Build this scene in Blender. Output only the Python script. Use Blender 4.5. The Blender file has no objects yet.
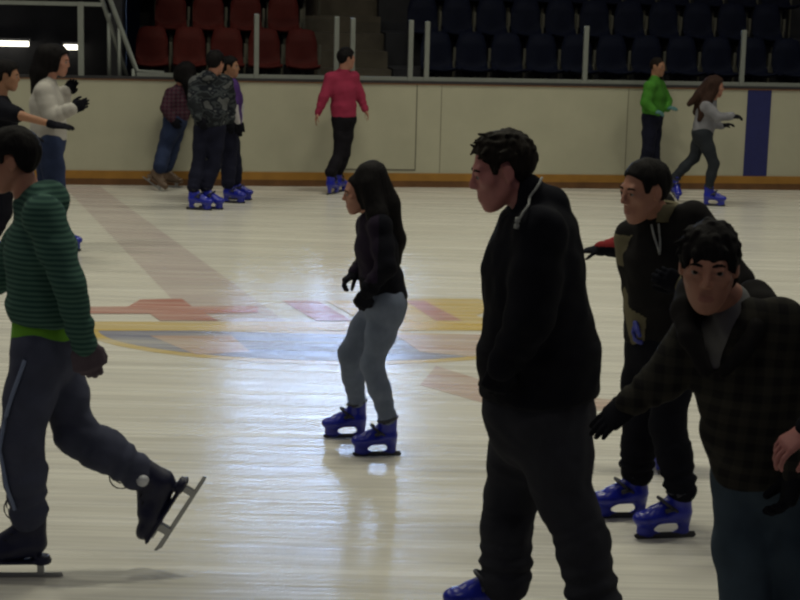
import bpy, math, random
import numpy as np
from mathutils import Matrix, Vector
random.seed(7)
C = bpy.context.scene.collection
V = np.array

# ------------------------------------------------------------------ materials
def new_mat(name):
    m = bpy.data.materials.new(name); m.use_nodes = True
    nt = m.node_tree; nt.nodes.clear()
    out = nt.nodes.new('ShaderNodeOutputMaterial')
    b = nt.nodes.new('ShaderNodeBsdfPrincipled')
    nt.links.new(b.outputs[0], out.inputs[0])
    return m, nt, b, out
def coords(nt, scale=(1,1,1), rot=(0,0,0), kind='Object'):
    t = nt.nodes.new('ShaderNodeTexCoord'); mp = nt.nodes.new('ShaderNodeMapping')
    mp.inputs['Scale'].default_value = scale; mp.inputs['Rotation'].default_value = rot
    nt.links.new(t.outputs[kind], mp.inputs['Vector']); return mp.outputs[0]
def noise(nt, vec, scale, detail=4, rough=.55):
    n = nt.nodes.new('ShaderNodeTexNoise'); n.inputs['Scale'].default_value = scale
    n.inputs['Detail'].default_value = detail; n.inputs['Roughness'].default_value = rough
    nt.links.new(vec, n.inputs['Vector']); return n.outputs['Fac']
def ramp(nt, fac, stops, interp='LINEAR'):
    r = nt.nodes.new('ShaderNodeValToRGB'); r.color_ramp.interpolation = interp
    e = r.color_ramp.elements
    while len(e) < len(stops): e.new(.5)
    for el, (p, c) in zip(e, stops): el.position = p; el.color = (*c, 1)
    nt.links.new(fac, r.inputs[0]); return r.outputs[0]
def mixc(nt, fac, a, b, mode='MIX'):
    m = nt.nodes.new('ShaderNodeMix'); m.data_type = 'RGBA'; m.blend_type = mode
    for i, v in ((0, fac), (6, a), (7, b)):
        if hasattr(v, 'links'): nt.links.new(v, m.inputs[i])
        else: m.inputs[i].default_value = v if i == 0 else (*v, 1)
    return m.outputs[2]
def bump(nt, b, h, strength=.3, dist=.01):
    n = nt.nodes.new('ShaderNodeBump'); n.inputs['Strength'].default_value = strength
    n.inputs['Distance'].default_value = dist
    nt.links.new(h, n.inputs['Height']); nt.links.new(n.outputs[0], b.inputs['Normal'])
def mul(c, f): return tuple(x*f for x in c)
def fabric(name, col, rough=.9, var=.25, scale=9, fine=260, spec=.2, col2=None):
    m, nt, b, _ = new_mat(name); v = coords(nt)
    f = noise(nt, v, scale)
    col2 = col2 or mul(col, 1-var)
    c = ramp(nt, f, [(.3, col2), (.7, col)])
    nt.links.new(c, b.inputs['Base Color']); b.inputs['Roughness'].default_value = rough
    b.inputs['Specular IOR Level'].default_value = spec
    bump(nt, b, noise(nt, v, fine, 2), .25, .002)
    return m
def plain(name, col, rough=.5, metal=0, spec=.5, var=.12, scale=14):
    m, nt, b, _ = new_mat(name); v = coords(nt)
    c = ramp(nt, noise(nt, v, scale), [(.3, mul(col, 1-var)), (.7, col)])
    nt.links.new(c, b.inputs['Base Color'])
    b.inputs['Roughness'].default_value = rough; b.inputs['Metallic'].default_value = metal
    b.inputs['Specular IOR Level'].default_value = spec
    return m
def wave_val(nt, vec, scale, direction, distort=0):
    w = nt.nodes.new('ShaderNodeTexWave'); w.bands_direction = direction
    w.inputs['Scale'].default_value = scale; w.inputs['Distortion'].default_value = distort
    w.inputs['Detail'].default_value = 1
    nt.links.new(vec, w.inputs['Vector']); return w.outputs['Fac']
def striped(name, a, bcol, scale):
    m, nt, b, _ = new_mat(name); v = coords(nt)
    f = wave_val(nt, v, scale, 'Z', .6)
    c = ramp(nt, f, [(.35, a), (.65, bcol)])
    nt.links.new(c, b.inputs['Base Color']); b.inputs['Roughness'].default_value = .95
    b.inputs['Specular IOR Level'].default_value = .15
    bump(nt, b, noise(nt, v, 250, 2), .25, .002); return m
def plaid(name, a, bcol, ccol, scale):
    m, nt, b, _ = new_mat(name); v = coords(nt)
    f1 = ramp(nt, wave_val(nt, v, scale, 'X', .4), [(.4, (0,0,0)), (.6, (1,1,1))])
    f2 = ramp(nt, wave_val(nt, v, scale, 'Z', .4), [(.4, (0,0,0)), (.6, (1,1,1))])
    c = mixc(nt, f1, a, bcol); c = mixc(nt, f2, c, mixc(nt, f1, bcol, ccol))
    nt.links.new(c, b.inputs['Base Color']); b.inputs['Roughness'].default_value = .95
    b.inputs['Specular IOR Level'].default_value = .12
    bump(nt, b, noise(nt, v, 250, 2), .25, .002); return m
def camo(name, cols, scale=9):
    m, nt, b, _ = new_mat(name); v = coords(nt, (1, 1, 1.6))
    f = noise(nt, v, scale, 2, .5)
    st = [(p, c) for p, c in zip((0, .42, .5, .58), cols)]
    c = ramp(nt, f, st, 'CONSTANT')
    nt.links.new(c, b.inputs['Base Color']); b.inputs['Roughness'].default_value = .95
    b.inputs['Specular IOR Level'].default_value = .12; return m
def hair_mat(name, col):
    m, nt, b, _ = new_mat(name); v = coords(nt, (60, 60, 7))
    f = noise(nt, v, 1.6, 3)
    c = ramp(nt, f, [(.3, mul(col, .55)), (.7, mul(col, 1.3))])
    nt.links.new(c, b.inputs['Base Color']); b.inputs['Roughness'].default_value = .7
    b.inputs['Specular IOR Level'].default_value = .1
    bump(nt, b, f, .6, .006); return m
def skin_mat(name, col):
    m, nt, b, _ = new_mat(name); v = coords(nt)
    c = ramp(nt, noise(nt, v, 18), [(.3, mul(col, .88)), (.7, col)])
    nt.links.new(c, b.inputs['Base Color']); b.inputs['Roughness'].default_value = .55
    b.inputs['Specular IOR Level'].default_value = .35
    b.inputs['Subsurface Weight'].default_value = .08
    b.inputs['Subsurface Radius'].default_value = (.01, .004, .002)
    return m

# ------------------------------------------------------------------ mesh builders
def link(name, me, mats, parent=None, loc=None, mat_world=None):
    o = bpy.data.objects.new(name, me); C.objects.link(o)
    if mats is not None and len(me.materials) == 0:
        for m in (mats if isinstance(mats, (list, tuple)) else [mats]): me.materials.append(m)
    if parent is not None: o.parent = parent
    if loc is not None: o.location = loc
    if mat_world is not None: o.matrix_local = mat_world
    return o
def mesh_from(verts, faces, smooth=True, idx=None, name='surface_mesh'):
    me = bpy.data.meshes.new(name)
    faces = np.asarray(faces, dtype=np.int32); verts = np.asarray(verts, dtype=np.float32)
    n = len(faces); k = faces.shape[1]
    me.vertices.add(len(verts)); me.vertices.foreach_set('co', verts.ravel())
    me.loops.add(n*k); me.loops.foreach_set('vertex_index', faces.ravel())
    me.polygons.add(n); me.polygons.foreach_set('loop_start', np.arange(0, n*k, k, dtype=np.int32))
    me.polygons.foreach_set('loop_total', np.full(n, k, dtype=np.int32))
    if idx is not None: me.polygons.foreach_set('material_index', np.asarray(idx, dtype=np.int32))
    me.polygons.foreach_set('use_smooth', np.full(n, smooth, dtype=bool))
    me.update(calc_edges=True); me.validate()
    return me
class MB:
    """boxes and tubes collected into one mesh"""
    def __init__(s): s.v = []; s.f = []; s.m = []
    def box(s, lo, hi, m=0):
        x0, y0, z0 = lo; x1, y1, z1 = hi; i = len(s.v)
        s.v += [(x0,y0,z0),(x1,y0,z0),(x1,y1,z0),(x0,y1,z0),(x0,y0,z1),(x1,y0,z1),(x1,y1,z1),(x0,y1,z1)]
        for q in ((0,3,2,1),(4,5,6,7),(0,1,5,4),(1,2,6,5),(2,3,7,6),(3,0,4,7)):
            s.f.append(tuple(i+k for k in q)); s.m.append(m)
        return s
    def tube(s, pts, r, n=10, m=0):
        pts = [Vector(p) for p in pts]; i0 = len(s.v); up = Vector((0, 0, 1))
        for k, p in enumerate(pts):
            d = (pts[min(k+1, len(pts)-1)] - pts[max(k-1, 0)]).normalized()
            a = d.cross(up) if abs(d.dot(up)) < .95 else d.cross(Vector((1, 0, 0)))
            a.normalize(); b = d.cross(a)
            for j in range(n):
                t = 2*math.pi*j/n; s.v.append(tuple(p + a*(r*math.cos(t)) + b*(r*math.sin(t))))
        for k in range(len(pts)-1):
            for j in range(n):
                a = i0+k*n+j; b = i0+k*n+(j+1) % n
                s.f.append((a, b, b+n, a+n)); s.m.append(m)
        s.f.append(tuple(i0+j for j in range(n))[::-1]); s.m.append(m)
        s.f.append(tuple(i0+(len(pts)-1)*n+j for j in range(n))); s.m.append(m)
        return s
    def mesh(s, smooth=False, bev=0):
        me = bpy.data.meshes.new('built_mesh'); me.from_pydata(s.v, [], s.f)
        for p, m in zip(me.polygons, s.m): p.material_index = m; p.use_smooth = smooth
        me.validate(); me.update()
        if bev:
            import bmesh
            bm = bmesh.new(); bm.from_mesh(me)
            bmesh.ops.bevel(bm, geom=list(bm.edges), offset=bev, segments=2, affect='EDGES', profile=.5)
            bm.to_mesh(me); bm.free()
        return me
    def build(s, name, mats, parent=None, smooth=False, bev=0, loc=None):
        return link(name, s.mesh(smooth, bev), mats, parent, loc)

# ---- implicit surfaces: smooth unions of tapered limbs, meshed by surface nets
def nz(P, f, seed):
    r = np.random.RandomState(seed); o = 0
    for i in range(5):
        k = r.normal(size=3); k *= f*r.uniform(.6, 1.5)/np.linalg.norm(k)
        q = r.normal(size=3); q *= f*.6/np.linalg.norm(q)
        o = o + np.sin(P[0]*k[0]+P[1]*k[1]+P[2]*k[2]+r.uniform(0, 6.3) + 1.4*np.sin(P[0]*q[0]+P[1]*q[1]+P[2]*q[2]+r.uniform(0, 6.3)))
    return o/5
def smin(a, b, k):
    h = np.clip(.5+.5*(b-a)/k, 0, 1)
    return b+(a-b)*h - k*h*(1-h)
def cone(a, b, ra, rb, k=.03, rip=0, ripn=0):
    a = V(a, float); b = V(b, float); d = b-a; L2 = float(d@d)+1e-9
    def fn(P):
        q = [P[i]-a[i] for i in range(3)]
        t = np.clip((q[0]*d[0]+q[1]*d[1]+q[2]*d[2])/L2, 0, 1)
        r = ra+(rb-ra)*t
        if rip: r = r + rip*np.sin(t*ripn*6.283 + 9*P[0] + 7*P[1])*np.clip(t*1.6, 0.15, 1)
        return np.sqrt(sum((q[i]-t*d[i])**2 for i in range(3)))-r
    R = max(ra, rb)+abs(rip)
    return (fn, np.minimum(a, b)-R, np.maximum(a, b)+R, k)
def ecap(a, b, ra, rb, L, k=.03, flat=False, rc=.025):
    a = V(a, float); b = V(b, float); d = b-a; n = np.linalg.norm(d); w = d/n
    L = V(L, float); u = L-(L@w)*w; u /= np.linalg.norm(u); v = np.cross(w, u)
    def fn(P):
        q = [P[i]-a[i] for i in range(3)]
        t = q[0]*w[0]+q[1]*w[1]+q[2]*w[2]; tc = np.clip(t/n, 0, 1)
        rx = ra[0]+(rb[0]-ra[0])*tc; ry = ra[1]+(rb[1]-ra[1])*tc
        du = q[0]*u[0]+q[1]*u[1]+q[2]*u[2]; dv = q[0]*v[0]+q[1]*v[1]+q[2]*v[2]
        if flat:
            rad = np.sqrt((du/rx)**2+(dv/ry)**2)+1e-6
            dr = np.sqrt(du*du+dv*dv)*(1-1/rad); dr = np.where(rad < .3, -np.minimum(rx, ry)*(1-rad), dr)
            dz = np.maximum(-t, t-n); A = dr+rc; B = dz+rc
            return np.sqrt(np.maximum(A, 0)**2+np.maximum(B, 0)**2)+np.minimum(np.maximum(A, B), 0)-rc
        o = t-tc*n; rz = np.minimum(rx, ry)
        rad = np.sqrt((du/rx)**2+(dv/ry)**2+(o/rz)**2)+1e-6
        return np.where(rad < .3, -rz*(1-rad), np.sqrt(du*du+dv*dv+o*o)*(1-1/rad))
    R = max(*ra, *rb)
    return (fn, np.minimum(a, b)-R, np.maximum(a, b)+R, k)
def ell(c, r, M=None, k=.03):
    c = V(c, float); r = V(r, float)
    def fn(P):
        q = [P[i]-c[i] for i in range(3)]
        if M is not None: q = [M[0][j]*q[0]+M[1][j]*q[1]+M[2][j]*q[2] for j in range(3)]
        k0 = np.sqrt(sum((q[i]/r[i])**2 for i in range(3)))
        k1 = np.sqrt(sum((q[i]/r[i]**2)**2 for i in range(3)))+1e-6
        return k0*(k0-1)/k1
    R = r.max()
    return (fn, c-R, c+R, k)
def chain(pts, rs, k=.03, rip=0, ripn=0):
    return [cone(pts[i], pts[i+1], rs[i], rs[i+1], k, rip if i == len(pts)-2 else rip*.5, ripn) for i in range(len(pts)-1)]
def mesh_field(prims, h, disp=None, smooth_it=1, cuts=()):
    lo = np.min([p[1] for p in prims], 0)-3*h; hi = np.max([p[2] for p in prims], 0)+3*h
    n = np.ceil((hi-lo)/h).astype(int)+1
    F = np.full(n, 1.0, dtype=np.float32)
    ax = [lo[i]+h*np.arange(n[i]) for i in range(3)]
    for fn, a, b, k in prims:
        pad = 3*h+abs(k)*1.2
        i0 = np.maximum(((a-pad-lo)/h).astype(int), 0); i1 = np.minimum(np.ceil((b+pad-lo)/h).astype(int)+1, n)
        if (i1 <= i0).any(): continue
        sl = tuple(slice(i0[i], i1[i]) for i in range(3))
        P = (ax[0][sl[0]][:, None, None], ax[1][sl[1]][None, :, None], ax[2][sl[2]][None, None, :])
        d = fn(P)
        d = np.broadcast_to(d, F[sl].shape)
        if k >= 0: F[sl] = smin(F[sl], d, max(k, 1e-4))
        else: F[sl] = -smin(-F[sl], d, -k)
    s = F < 0
    c8 = [(i, j, k) for i in (0, 1) for j in (0, 1) for k in (0, 1)]
    def sub(A, c): return A[c[0]:A.shape[0]-1+c[0], c[1]:A.shape[1]-1+c[1], c[2]:A.shape[2]-1+c[2]]
    cnt = np.zeros(tuple(n-1), dtype=np.uint8)
    for c in c8: cnt += sub(s, c)
    act = (cnt > 0) & (cnt < 8); ids = np.argwhere(act)
    val = np.stack([F[ids[:, 0]+c[0], ids[:, 1]+c[1], ids[:, 2]+c[2]] for c in c8], 1).astype(np.float64)
    acc = np.zeros((len(ids), 3)); num = np.zeros(len(ids)); c8a = V(c8, float)
    for i in range(8):
        for j in range(i+1, 8):
            if np.abs(c8a[i]-c8a[j]).sum() != 1: continue
            m = (val[:, i] < 0) != (val[:, j] < 0)
            t = val[m, i]/(val[m, i]-val[m, j])
            acc[m] += c8a[i]+t[:, None]*(c8a[j]-c8a[i]); num[m] += 1
    verts = lo+h*(ids+acc/num[:, None])
    idm = np.full(tuple(n-1), -1, dtype=np.int32); idm[act] = np.arange(len(ids))
    faces = []
    for axn in range(3):
        sa = [slice(1, -1)]*3; sb = [slice(1, -1)]*3
        sa[axn] = slice(0, -1); sb[axn] = slice(1, None)
        A = s[tuple(sa)]; B = s[tuple(sb)]
        for flip in (0, 1):
            e = np.argwhere((A & ~B) if not flip else (~A & B))
            if not len(e): continue
            off = V([1, 1, 1]); off[axn] = 0; e = e+off
            o1 = np.zeros(3, int); o2 = np.zeros(3, int); o1[(axn+1) % 3] = 1; o2[(axn+2) % 3] = 1
            g = lambda q: idm[q[:, 0], q[:, 1], q[:, 2]]
            quad = np.stack([g(e-o1-o2), g(e-o2), g(e), g(e-o1)], 1)
            faces.append(quad[:, ::-1] if flip else quad)
    faces = np.concatenate(faces); faces = faces[(faces >= 0).all(1)]
    for _ in range(smooth_it):
        sm = np.zeros_like(verts); w = np.zeros(len(verts))
        for i in range(4):
            np.add.at(sm, faces[:, i], verts[faces[:, (i+1) % 4]]+verts[faces[:, (i+3) % 4]]); np.add.at(w, faces[:, i], 2)
        verts = .5*verts+.5*sm/w[:, None]
    if disp is not None:
        nr = np.cross(verts[faces[:, 2]]-verts[faces[:, 0]], verts[faces[:, 3]]-verts[faces[:, 1]])
        vn = np.zeros_like(verts)
        for i in range(4): np.add.at(vn, faces[:, i], nr)
        vn /= np.linalg.norm(vn, axis=1)[:, None]+1e-12
        verts = verts+vn*disp(verts.T)[:, None]
    return verts, faces
def field_obj(name, prims, h, mats, parent=None, disp=None, smooth_it=1, region=None):
    v, f = mesh_field(prims, h, disp, smooth_it)
    idx = region(v[f].mean(1).T) if region else None
    return link(name, mesh_from(v, f, True, idx), mats, parent)

# ------------------------------------------------------------------ heads, hair, hands
def head_frame(J, face):
    f = V(face, float); f /= np.linalg.norm(f)
    u = V([0, 0, 1.])-f[2]*f; u /= np.linalg.norm(u); r = np.cross(f, u)
    return np.stack([r, f, u], 1)          # columns: right, forward, up
def in_head(P, c, R, s):
    q = [P[i]-c[i] for i in range(3)]
    return [(R[0][j]*q[0]+R[1][j]*q[1]+R[2][j]*q[2])/s for j in range(3)]
def head_fn(Q, fem=False):
    E = lambda c, r: ell(c, r)[0](Q)
    K = lambda a, b, ra, rb: cone(a, b, ra, rb)[0](Q)
    w = .94 if fem else 1
    d = E((0, -.015, .032), (.074, .094, .085))
    d = smin(d, E((0, .03, -.035), (.058*w, .058, .08)), .03)
    d = smin(d, K((0, .045, -.085), (0, .064, -.106), .026*w, .016), .03)
    for s in (-1, 1):
        d = smin(d, K((s*.05*w, -.008, -.045), (s*.018, .05, -.098), .017, .014), .03)
        d = smin(d, E((s*.044, .056, -.018), (.02, .02, .018)), .02)
    d = smin(d, K((-.034, .074, .024), (.034, .074, .024), .011, .011), .016)
    for s in (-1, 1):
        d = -smin(-d, K((s*.026, .105, .003), (s*.041, .099, .003), .0125, .0115), .012)
    for s in (-1, 1):     # lids above and below the eye
        d = smin(d, K((s*.021, .0845, .0112), (s*.044, .079, .0098), .0066, .006), .005)
        d = smin(d, K((s*.022, .083, -.0068), (s*.043, .078, -.0058), .0055, .005), .005)
    d = smin(d, K((0, .084, .016), (0, .103, -.026), .007, .0105), .01)
    for s in (-1, 1): d = smin(d, E((s*.011, .093, -.032), (.008, .01, .007)), .007)
    d = smin(d, E((0, .059, -.068), (.03, .025, .03)), .02)
    d = smin(d, K((-.018, .083, -.0665), (.018, .083, -.0665), .0052, .0052), .006)
    d = smin(d, K((-.005, .0875, -.066), (.005, .0875, -.066), .0052, .0052), .005)
    d = smin(d, K((-.011, .0845, -.078), (.011, .0845, -.078), .0065, .0065), .006)
    d = -smin(-d, K((-.021, .0965, -.0722), (.021, .0965, -.0722), .0045, .0045), .003)
    for s in (-1, 1):
        e = E((s*.076, -.012, -.003), (.011, .019, .031))
        e = -smin(-e, E((s*.088, -.009, .0), (.008, .011, .019)), .006)
        d = smin(d, e, .008)
    return d
def head_prim(c, R, s, fem=False):
    def fn(P): return head_fn(in_head(P, c, R, s), fem)*s
    c = V(c, float); return (fn, c-.15*s, c+.15*s, .015)
HAIRLINES = {'short': [(-.12, -.07), (-.06, -.07), (-.03, -.02), (-.02, .035), (.012, .03), (.02, -.002), (.038, .0), (.045, .05), (.07, .075), (.13, .075)],
             'fringe': [(-.12, -.09), (-.05, -.085), (-.035, -.04), (-.022, -.006), (.012, -.006), (.022, -.01), (.05, .0), (.06, .036), (.085, .034), (.13, .034)],
             'long': [(-.12, -.13), (-.02, -.13), (.0, -.12), (.028, -.09), (.036, -.01), (.045, .05), (.07, .075), (.13, .075)]}
def hair_prim(c, R, s, style, thick, seed, amp):
    hl = V(HAIRLINES[style])
    def fn(P):
        Q = in_head(P, c, R, s)
        Q = [q+0*(Q[0]+Q[1]+Q[2]) for q in Q]
        d = ell((0, -.018, .034), (.074+thick, .094+thick, .083+thick*1.35))[0](Q)
        if style != 'short': d = smin(d, ell((0, -.03, -.03), (.072+thick, .075+thick, .08))[0](Q), .03)
        d = d - amp*nz([Q[0]*1., Q[1]*1., Q[2]*.35], 130, seed) - amp*.6*nz(Q, 60, seed+1)
        zh = np.interp(Q[1], hl[:, 0], hl[:, 1]) + .006*nz([Q[0], Q[1], Q[2]*0], 110, seed+3)
        return -smin(-d, -(zh-Q[2])*.8, .008)*s
    c = V(c, float); return (fn, c-.17*s, c+.17*s, .02)
def hand_prims(wr, tip, normal, s=1, thumb=1, fat=1.0, curl=.5, k=.004):
    """palm and five fingers from wrist towards tip; fingers curl towards the palm normal"""
    wr = V(wr, float); d = V(tip, float)-wr; d /= np.linalg.norm(d)
    n = V(normal, float); n -= (n@d)*d; n /= np.linalg.norm(n); sd = np.cross(d, n)*thumb
    p = [ecap(wr, wr+d*.035*s, (.027*s*fat, .02*s*fat), (.034*s*fat, .018*s*fat), sd, .012),
         ecap(wr+d*.03*s, wr+d*.085*s, (.036*s*fat, .017*s*fat), (.040*s*fat, .014*s*fat), sd, .012)]
    for i, (x, L, r) in enumerate(((.031, .072, .0085), (.0105, .08, .009), (-.0105, .074, .0085), (-.031, .058, .0075))):
        a = wr+d*(.09-.004*abs(i-1.3))*s+sd*x*s; ang = curl*(.5+.12*i); q = a
        p.append(cone(wr+d*.045*s+sd*x*.6*s, a, .009*s*fat, r*s*fat, .008))
        dd = d+sd*(x*1.6)
        for j, fr in enumerate((.45, .32, .23)):
            e = dd*math.cos(ang)+n*math.sin(ang); e = e/np.linalg.norm(e)
            q2 = q+e*L*fr*s; p.append(cone(q, q2, r*s*fat*(1-.08*j), r*s*fat*(.92-.08*j), k)); q = q2; ang += curl*.9
    a = wr+d*.022*s+sd*.024*s; b = a+(d*.55+sd*.7+n*.35)*.042*s; c = b+(d*.9+sd*.25+n*.35*(1+curl))*.034*s; e = c+(d*.9-sd*.05+n*.4*(1+curl))*.026*s
    p += [cone(a, b, .015*s*fat, .0115*s*fat, .01), cone(b, c, .011*s*fat, .0095*s*fat, k), cone(c, e, .0095*s*fat, .008*s*fat, k)]
    return p

# ------------------------------------------------------------------ skates (toe along +X, ice at z = 0)
M = {}
def make_mats():
    M['blue'] = plain('blue_plastic', (.012, .02, .36), .28, 0, .5, .25)
    M['navy'] = plain('navy_leather', (.011, .013, .045), .5, 0, .35, .3)
    M['steel'] = plain('blade_steel', (.35, .36, .38), .3, .9)
    M['darksteel'] = plain('dark_blade', (.05, .05, .06), .35, .6)
    M['strap'] = plain('strap_rubber', (.015, .016, .03), .6)
    M['buckle'] = plain('buckle_grey', (.16, .15, .13), .4)
    M['lace'] = fabric('lace_cord', (.03, .03, .04))
    M['badge'] = plain('silver_badge', (.7, .72, .78), .35, .2)
    M['tan'] = plain('tan_leather', (.12, .075, .05), .55)
    M['black'] = fabric('black_knit', (.008, .008, .011))
    M['eye'] = plain('eye_white', (.22, .19, .18), .5, 0, .1, .02)
    M['iris'] = plain('eye_dark', (.008, .005, .004), .5, 0, .1)
SK = {}
def skate_meshes():
    Y = (0, 1, 0)
    def boot(kind):
        if kind == 'blue':
            p = [ecap((-.075, 0, .115), (.06, 0, .105), (.042, .04), (.046, .036), Y, .02), ell((.105, 0, .1), (.058, .047, .037), None, .03),
                 ecap((-.062, 0, .12), (-.062, 0, .265), (.046, .056), (.05, .058), Y, .035, True, .012),
                 ecap((.10, 0, .028), (.085, 0, .085), (.017, .045), (.03, .05), Y, .02),
                 ecap((-.088, 0, .03), (-.085, 0, .09), (.014, .026), (.024, .034), Y, .02),
                 cone((.125, 0, .032), (-.1, 0, .034), .010, .010, .012),
                 cone((-.005, 0, .165), (.06, 0, .135), .03, .026, .03)]
            # the open arch between the two pylons
            p.append(ecap((0, -.12, .05), (0, .12, .05), (.06, .023), (.06, .023), (1, 0, 0), -.008))
        else:
            p = [ecap((-.08, 0, .12), (.05, 0, .1), (.036, .04), (.044, .034), Y, .02), ell((.1, 0, .093), (.06, .043, .034), None, .03),
                 ecap((-.07, 0, .12), (-.068, 0, .29), (.042, .054), (.047, .06), Y, .035, True, .012),
                 cone((-.01, 0, .17), (.06, 0, .13), .03, .026, .03),
                 ecap((-.135, 0, .062), (.15, 0, .062), (.036, .008), (.04, .008), Y, .01),
                 ecap((-.105, 0, .05), (-.105, 0, .085), (.032, .028), (.034, .034), Y, .008, True, .006)]
        v, f = mesh_field(p, .0055, None, 1); return mesh_from(v, f)
    for k, m in (('blue', 'blue'), ('navy', 'navy'), ('tan', 'tan')):
        me = boot('blue' if k == 'blue' else 'figure'); me.materials.append(M[m]); SK[k] = me
    b = MB()
    prof = [(-.15, .012), (-.14, .001), (.135, .001), (.15, .010), (.152, .024), (.13, .03), (-.14, .03)]
    n = len(prof)
    for y in (-.0028, .0028): b.v += [(x, y, z) for x, z in prof]
    b.f += [tuple(range(n)), tuple(range(2*n-1, n-1, -1))]+[(i, i+n, (i+1) % n+n, (i+1) % n) for i in range(n)]; b.m += [0]*len(b.f)
    me = b.mesh(); me.materials.append(M['darksteel']); SK['blade_blue'] = me
    b = MB(); prof = [(-.185, .004), (-.17, .001), (.14, .001), (.165, .012), (.168, .022), (.15, .02), (-.18, .016)]
    for y in (-.003, .003): b.v += [(x, y, z) for x, z in prof]
    b.f += [tuple(range(n)), tuple(range(2*n-1, n-1, -1))]+[(i, i+n, (i+1) % n+n, (i+1) % n) for i in range(n)]; b.m += [0]*len(b.f)
    b.box((-.115, -.012, .012), (-.09, .012, .05)); b.box((.06, -.014, .012), (.09, .014, .058)); b.box((.06, -.03, .05), (.12, .03, .056))
    me = b.mesh(); me.materials.append(M['steel']); SK['blade_navy'] = me; SK['blade_tan'] = me
    def ring(c, rx, ry, tilt, r, both=True):
        b = MB(); pts = []
        for i in range(25):
            t = 2*math.pi*i/24; x = rx*math.cos(t); y = ry*math.sin(t)
            pts.append((c[0]+x*math.cos(tilt), c[1]+y, c[2]-x*math.sin(tilt)))
        b.tube(pts, r, 8); 
        for s in (-1, 1): b.tube([(c[0]-.004, c[1]+s*(ry+.004), c[2]-.002), (c[0]+.034, c[1]+s*(ry-.004), c[2]-.016)], .011, 8)
        return b.mesh(True)
    me = ring((-.06, 0, .235), .060, .055, .25, .009); me.materials.append(M['strap']); SK['strap_top'] = me
    me = ring((-.012, 0, .158), .068, .048, -.62, .008); me.materials.append(M['strap']); SK['strap_mid'] = me
    b = MB()
    for k in range(7):
        z = .145+.022*k; x = -.012-.003*k+max(0, (.19-z))*.9
        b.tube([(x-.012, -.034, z+.004), (x+.012, -.02, z-.002), (x+.017, 0, z), (x+.012, .02, z+.006), (x-.012, .034, z+.01)], .0028, 6)
    for s in (-1, 1):
        b.tube([(-.012+.04*math.sin(t*1.1)*.9, s*.012+.02*s*math.sin(t), .285+.035*math.cos(t)-.03*t/3) for t in [i*.42 for i in range(14)]], .0028, 6)
    me = b.mesh(True); me.materials.append(M['lace']); SK['lace'] = me
    for k, sy in (('badge_raised', 1), ('badge_flat', -1)):
        b = MB(); b.tube([(-.062, sy*.044, .2), (-.062, sy*.066, .2)], .022, 20)
        me = b.mesh(True); me.materials.append(M['badge']); SK[k] = me
def skate_frame(sk, s):
    o = V(sk['o'], float); t = V(sk['t'], float); t /= np.linalg.norm(t)
    u = V(sk.get('u', (0, 0, 1)), float); u -= (u@t)*t; u /= np.linalg.norm(u); y = np.cross(u, t)
    return o, np.stack([t, y, u], 1)*s
def put_skate(parent, sk, s, kind):
    o, R = skate_frame(sk, s)
    mw = Matrix([[R[0][0], R[0][1], R[0][2], o[0]], [R[1][0], R[1][1], R[1][2], o[1]], [R[2][0], R[2][1], R[2][2], o[2]], [0, 0, 0, 1]])
    b = link('ice_skate', SK[kind], None, parent, None, mw)
    link('blade', SK['blade_'+kind], None, b)
    if kind == 'blue':
        link('strap', SK['strap_top'], None, b); link('strap', SK['strap_mid'], None, b)
    if kind == 'navy':
        link('lace', SK['lace'], None, b); link('badge', SK['badge_raised' if 'u' in sk else 'badge_flat'], None, b)
    return b

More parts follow.
